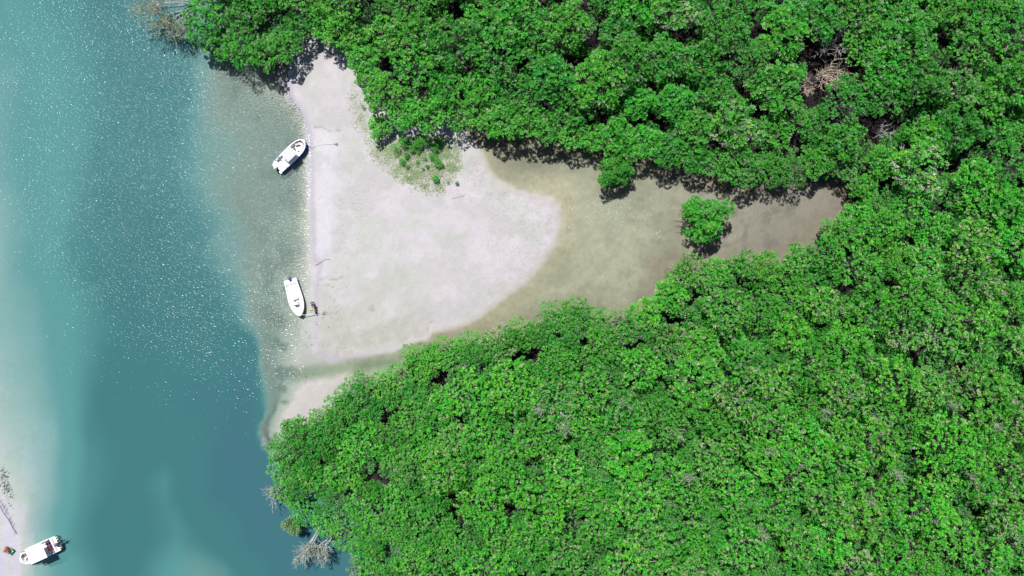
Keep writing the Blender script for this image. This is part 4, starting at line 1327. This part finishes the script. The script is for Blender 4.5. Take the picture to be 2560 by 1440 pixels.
mb = MB(); mb.box((.95, 0, 1.35), (.05, 1.7, .45), ry=-.25, bev=.02); mb.build('windscreen', M_GLASS, B3)
mb = MB(); mb.box((2.30, .10, .412), (.80, 1.35, .012)); mb.build('bow_mat', M_TAN, B3)
mb = MB(); mb.box((2.35, -.78, .60), (1.0, .30, .40), bev=.05); mb.box((2.35, .90, .60), (.8, .24, .40), bev=.05); mb.build('bow_bench', M_DECK, B3)
mb = MB(); mb.box((2.25, .02, .62), (.42, .34, .36), bev=.05); mb.box((2.60, .30, .56), (.24, .30, .26), bev=.05); mb.build('cooler', M_CUSH, B3)
mb = MB(); mb.box((2.05, -.42, .60), (.30, .26, .34), bev=.05); mb.box((2.02, .50, .56), (.16, .52, .26), bev=.04); mb.box((2.55, -.25, .52), (.5, .12, .2), bev=.03); mb.build('gear', M_BROWN, B3)
mb = MB(); mb.box((-1.65, .10, .415), (1.05, 1.9, .02)); mb.build('cockpit_mat', M_BROWN, B3)
mb = MB(); mb.box((-1.62, .12, .62), (.62, .62, .42), bev=.08); mb.box((-1.95, .12, .95), (.14, .62, .42), bev=.05); mb.build('red_seat', M_RUST, B3)
mb = MB(); mb.box((-1.55, .82, .62), (.62, .45, .42), bev=.10); mb.build('grey_seat', M_CUSH, B3)
mb = MB(); mb.box((-1.55, -.62, .62), (.75, .10, .42), bev=.03); mb.build('side_locker', M_BLACK, B3)
mb = MB(); mb.box((-1.42, -.95, .98), (.85, .10, .10), bev=.02); mb.box((1.9, -1.05, .96), (1.2, .06, .07), bev=.02); mb.build('side_rail', M_BROWN, B3)
mb = MB(); mb.tube([(-2.12, -1.15, .86), (-2.18, -1.05, 1.15), (-2.22, -.5, 1.32), (-2.24, 0, 1.36), (-2.22, .5, 1.32), (-2.18, 1.05, 1.15), (-2.12, 1.15, .86)], .055, 7); mb.build('stern_arch', M_NAVY, B3)
mb = MB(); mb.box((-2.62, 0, .87), (.26, 2.0, .04), bev=.01); mb.build('stern_deck_strip', M_TAN, B3)
mb = MB()
for y in (-.95, -.55, .55, .80): mb.box((-L3 / 2 - .12, y, .80), (.34, .12, .16), bev=.03)
mb.build('fender', M_GEL, B3)
mb = MB()
for y in (-1.12, -.40, .68, .98): mb.box((-L3 / 2 - .10, y, .62), (.30, .11, .30), bev=.03)
mb.build('ladder_bracket', M_BLACK, B3)
outboard(B3, -L3 / 2 - .08, .08, .95, M_BLACK, M_MOTORP, tilt=.95, s=1.25)

# ------------------------------------------------------------------ ropes, anchor, driftwood
def rope(name, ptsxy, label, r_=.03, mat=M_ROPE, cat='rope', z0=None):
    P_ = []
    for q in ptsxy:
        z = q[2] if len(q) > 2 else None
        p = at(q[0], q[1], z if z is not None else 0)
        if z is None: p.z = max(ground_z(p.x, p.y), -.1) + r_ * .7
        P_.append(p)
    # smooth
    out = []
    for i in range(len(P_) - 1):
        for t in (0, .33, .66): out.append(P_[i].lerp(P_[i + 1], t))
    out.append(P_[-1])
    mb = MB(); mb.tube(out, r_, 6); o = mb.build(name, mat); tag(o, label, cat); return o
rope('mooring_rope', [(751, 787, .95), (765, 787.5, .5), (778, 787.5, .25), (790, 786), (800, 785), (810, 784)], 'white mooring rope from the open skiff to the anchor on the sand', .045)
rope('mooring_line', [(762, 353, .9), (778, 370, .35), (790, 366), (806, 363), (825, 362), (843, 361)], 'thin grey line run up the beach from the blue-sided boat', .022, M_GALV)


def anchor(px_, py_, rz, label):
    p = at(px_, py_, 0); p.z = ground_z(p.x, p.y) + .04
    r = empty('anchor', p, rz); tag(r, label, 'anchor')
    mb = MB(); mb.tube([(0, 0, .03), (.62, 0, .06)], .028, 6); mb.build('shank', M_GALV, r)
    mb = MB()
    for s in (-1, 1): mb.add([(.02, 0, .02), (.42, s * .22, .07), (.10, s * .24, .02), (.02, 0, -.03), (.42, s * .22, .04), (.10, s * .24, -.03)], [(0, 1, 2), (3, 5, 4), (0, 3, 4, 1), (1, 4, 5, 2), (2, 5, 3, 0)])
    mb.build('fluke', M_GALV, r)
    mb = MB(); mb.tube([(.02, -.34, .02), (.02, .34, .02)], .02, 6); mb.build('stock', M_GALV, r)
anchor(812, 783.5, math.pi - .1, 'small anchor dug into the sand at the end of the white rope')
anchor(846, 361, math.pi, 'tiny anchor at the end of the thin line on the upper beach')
rope('driftwood', [(786, 664), (797, 660), (808, 652), (818, 648), (828, 650)], 'curved dark branch washed up on the beach between the two boats', .03, M_BARK, 'driftwood')
rope('seaweed_line', [(-4, 1256), (10, 1282), (24, 1302), (32, 1318), (42, 1334)], 'dark seaweed line along the shore of the lower left bank', .045, M_WRACK, 'seaweed')
rope('stick', [(1132, 497), (1150, 493), (1162, 489)], 'thin stick lying on open sand below the grassy flat', .025, M_BARK, 'stick')
bits('seaweed_clumps', [(8, 1190, 5, 8, 60, .05, .12), (16, 1218, 6, 8, 60, .05, .12), (24, 1250, 6, 14, 40, .04, .09)], M_WRACK, 'dark seaweed clumps in the shallows at the lower left', 9)

# ------------------------------------------------------------------ folding beach chairs on the lower left bank
def beach_chair(px_, py_, rz, mat, label):
    p = at(px_, py_, .4); p.z = ground_z(p.x, p.y)
    r = empty('beach_chair', p, rz); tag(r, label, 'chair')
    mb = MB()
    rows = [(-.30, .34), (-.10, .30), (.12, .31), (.30, .36)]
    mb.loft([[Vector((x, -.30, z)), Vector((x, .30, z)), Vector((x, .30, z - .02)), Vector((x, -.30, z - .02))] for x, z in rows], smooth=False)
    mb.build('seat', mat, r)
    mb = MB()
    rows = [(-.31, .36), (-.42, .58), (-.54, .80), (-.64, .98)]
    mb.loft([[Vector((x, -.30, z)), Vector((x, .30, z)), Vector((x - .02, .30, z)), Vector((x - .02, -.30, z))] for x, z in rows], smooth=False)
    mb.build('backrest', mat, r)
    for s in (-1, 1):
        mb = MB(); mb.tube([(-.68, s * .32, 1.02), (-.30, s * .32, .34), (.34, s * .32, .0)], .018, 6); mb.build('leg', M_BLACK, r)
        mb = MB(); mb.tube([(.34, s * .33, .38), (-.42, s * .33, .0)], .018, 6); mb.build('leg', M_BLACK, r)
        mb = MB(); mb.box((-.12, s * .36, .56), (.52, .06, .03), bev=.01); mb.tube([(.10, s * .35, .55), (.22, s * .34, .30)], .015, 5); mb.build('armrest', M_BLACK, r)
beach_chair(17, 1372.5, math.radians(150), M_RED, 'red folding beach chair on the bank beside the deck boat')
beach_chair(28, 1378, math.radians(-38), M_GREEN, 'pale green and white folding chair between red chair and deck boat')

# ------------------------------------------------------------------ people
def skin_body(name, joints, edges, parent, mat, sub=2):
    me = bpy.data.meshes.new(name)
    me.from_pydata([j[0] for j in joints], edges, [])
    me.materials.append(mat)
    o = bpy.data.objects.new(name, me); COL.objects.link(o); o.parent = parent
    md = o.modifiers.new('skin', 'SKIN')
    for i, j in enumerate(joints):
        sv = me.skin_vertices[0].data[i]
        r = j[1]; sv.radius = (r, r) if not hasattr(r, '__len__') else r
    me.skin_vertices[0].data[0].use_root = True
    s = o.modifiers.new('sub', 'SUBSURF'); s.levels = sub; s.render_levels = sub
    md.use_smooth_shade = True
    return o


def arm_chain(J, E, sh, el, wr, hd, i_root):
    i = len(J)
    J += [(sh, .055), (el, .042), (wr, .030), (hd, (.035, .022))]
    E += [(i_root, i), (i, i + 1), (i + 1, i + 2), (i + 2, i + 3)]
    d = (Vector(hd) - Vector(wr)).normalized()
    side = d.cross(Vector((0, 0, 1)))
    if side.length < .1: side = Vector((1, 0, 0))
    side.normalize()
    for k, (o_, ln) in enumerate(((-.03, .075), (-.01, .09), (.01, .085), (.03, .065))):
        j = len(J)
        a = Vector(hd) + side * o_ + d * .03; b = a + d * ln * .55; c = b + (d * .8 + Vector((0, 0, -.5))).normalized() * ln * .45
        J += [(tuple(a), .010), (tuple(b), .009), (tuple(c), .008)]
        E += [(i + 3, j), (j, j + 1), (j + 1, j + 2)]
    j = len(J)
    a = Vector(hd) - side * .04 - d * .01; b = a + (d * .6 - side * .6).normalized() * .05
    J += [(tuple(a), .012), (tuple(b), .010)]; E += [(i + 3, j), (j, j + 1)]


def person(px_, py_, rz, pose, label, top_mat, low_mat, skin=M_SKIN, cap_mat=None):
    p = at(px_, py_, .9); p.z = ground_z(p.x, p.y)
    if p.z < 0: p.z = min(p.z, 0)
    r = empty('person', p, rz); tag(r, label, 'person')
    ps = pose
    J = [(ps['pelvis'], (.15, .11)), (ps['waist'], (.13, .10)), (ps['chest'], (.17, .12)), (ps['neck'], .055), (ps['head'], (.085, .10)), (ps['crown'], (.07, .085))]
    E = [(0, 1), (1, 2), (2, 3), (3, 4), (4, 5)]
    for s in ('l', 'r'):
        i = len(J)
        J += [(ps['hip_' + s], .095), (ps['knee_' + s], .062), (ps['ankle_' + s], .042), (ps['toe_' + s], (.045, .03))]
        E += [(0, i), (i, i + 1), (i + 1, i + 2), (i + 2, i + 3)]
        arm_chain(J, E, ps['sh_' + s], ps['el_' + s], ps['wr_' + s], ps['hd_' + s], 2)
    skin_body('body', J, E, r, skin)
    # clothes follow the body a little outside it
    Jt = [(ps['waist'], (.175, .145)), (ps['chest'], (.21, .155)), (tuple(Vector(ps['neck']).lerp(Vector(ps['chest']), .3)), .09)]
    Et = [(0, 1), (1, 2)]
    for s in ('l', 'r'):
        i = len(Jt); m = Vector(ps['sh_' + s]).lerp(Vector(ps['el_' + s]), .55)
        Jt += [(ps['sh_' + s], .080), (tuple(m), .066)]; Et += [(1, i), (i, i + 1)]
    skin_body('shirt', Jt, Et, r, top_mat)
    Js = [(ps['pelvis'], (.185, .145))]
    Es = []
    for s in ('l', 'r'):
        i = len(Js); m = Vector(ps['hip_' + s]).lerp(Vector(ps['knee_' + s]), .75)
        Js += [(ps['hip_' + s], .125), (tuple(m), .095)]; Es += [(0, i), (i, i + 1)]
    skin_body('shorts', Js, Es, r, low_mat)
    hd = Vector(ps['head']); cr = Vector(ps['crown']); ax = (cr - hd).normalized()
    mb = MB(); mb.blob(tuple(cr + ax * .015), (.10, .115, .07), 12, 6); mb.build('cap' if cap_mat else 'hair', cap_mat or M_HAIR, r)
    f = Vector(ps['face']).normalized(); side = ax.cross(f).normalized()
    mb = MB()
    for s in (-1, 1): mb.blob(tuple(hd + f * .088 + side * .032 * s + ax * .02), (.014, .014, .010), 6, 4)
    mb.build('eyes', M_BLACK, r)
    mb = MB(); mb.blob(tuple(hd + f * .10 - ax * .012), (.014, .018, .022), 6, 4); mb.build('nose', skin, r)
    mb = MB(); mb.blob(tuple(hd + f * .085 - ax * .05), (.025, .014, .008), 6, 4); mb.build('mouth', M_SHORT, r)
    return r


stand = dict(pelvis=(0, 0, .95), waist=(0, .02, 1.12), chest=(0, .07, 1.36), neck=(0, .13, 1.52), head=(0, .20, 1.64), crown=(0, .22, 1.72), face=(0, 1, -.35),
             hip_l=(.10, 0, .90), knee_l=(.12, .10, .50), ankle_l=(.13, -.02, .09), toe_l=(.14, .14, .04),
             hip_r=(-.10, 0, .90), knee_r=(-.12, -.02, .50), ankle_r=(-.14, -.16, .09), toe_r=(-.15, 0, .04),
             sh_l=(.20, .08, 1.42), el_l=(.38, .18, 1.22), wr_l=(.40, .40, 1.14), hd_l=(.40, .48, 1.12),
             sh_r=(-.20, .08, 1.42), el_r=(-.40, .16, 1.22), wr_r=(-.46, .36, 1.12), hd_r=(-.47, .44, 1.10))
bend = dict(pelvis=(0, -.10, .88), waist=(0, .04, 1.02), chest=(0, .30, 1.10), neck=(0, .46, 1.12), head=(0, .58, 1.08), crown=(0, .66, 1.08), face=(0, .2, -1),
            hip_l=(.11, -.10, .84), knee_l=(.14, .02, .48), ankle_l=(.15, -.10, .09), toe_l=(.16, .06, .04),
            hip_r=(-.11, -.10, .84), knee_r=(-.14, -.04, .48), ankle_r=(-.15, -.22, .09), toe_r=(-.16, -.06, .04),
            sh_l=(.20, .32, 1.08), el_l=(.26, .42, .82), wr_l=(.20, .58, .64), hd_l=(.19, .62, .56),
            sh_r=(-.20, .32, 1.08), el_r=(-.28, .40, .82), wr_r=(-.22, .56, .62), hd_r=(-.21, .60, .54))
person(783, 772, math.pi + .15, stand, 'person in lime green shirt and red shorts standing beside the open skiff', M_LIME, M_SHORT, cap_mat=M_NAVY)
person(780, 759, math.radians(215), bend, 'person in dark navy clothes stooping just above the lime-shirted person', M_CLOTH, M_CLOTH)

# footprints and drag marks are relief in the sand, not needed beyond the ground's own bump
print('OBJECTS', len(bpy.data.objects))
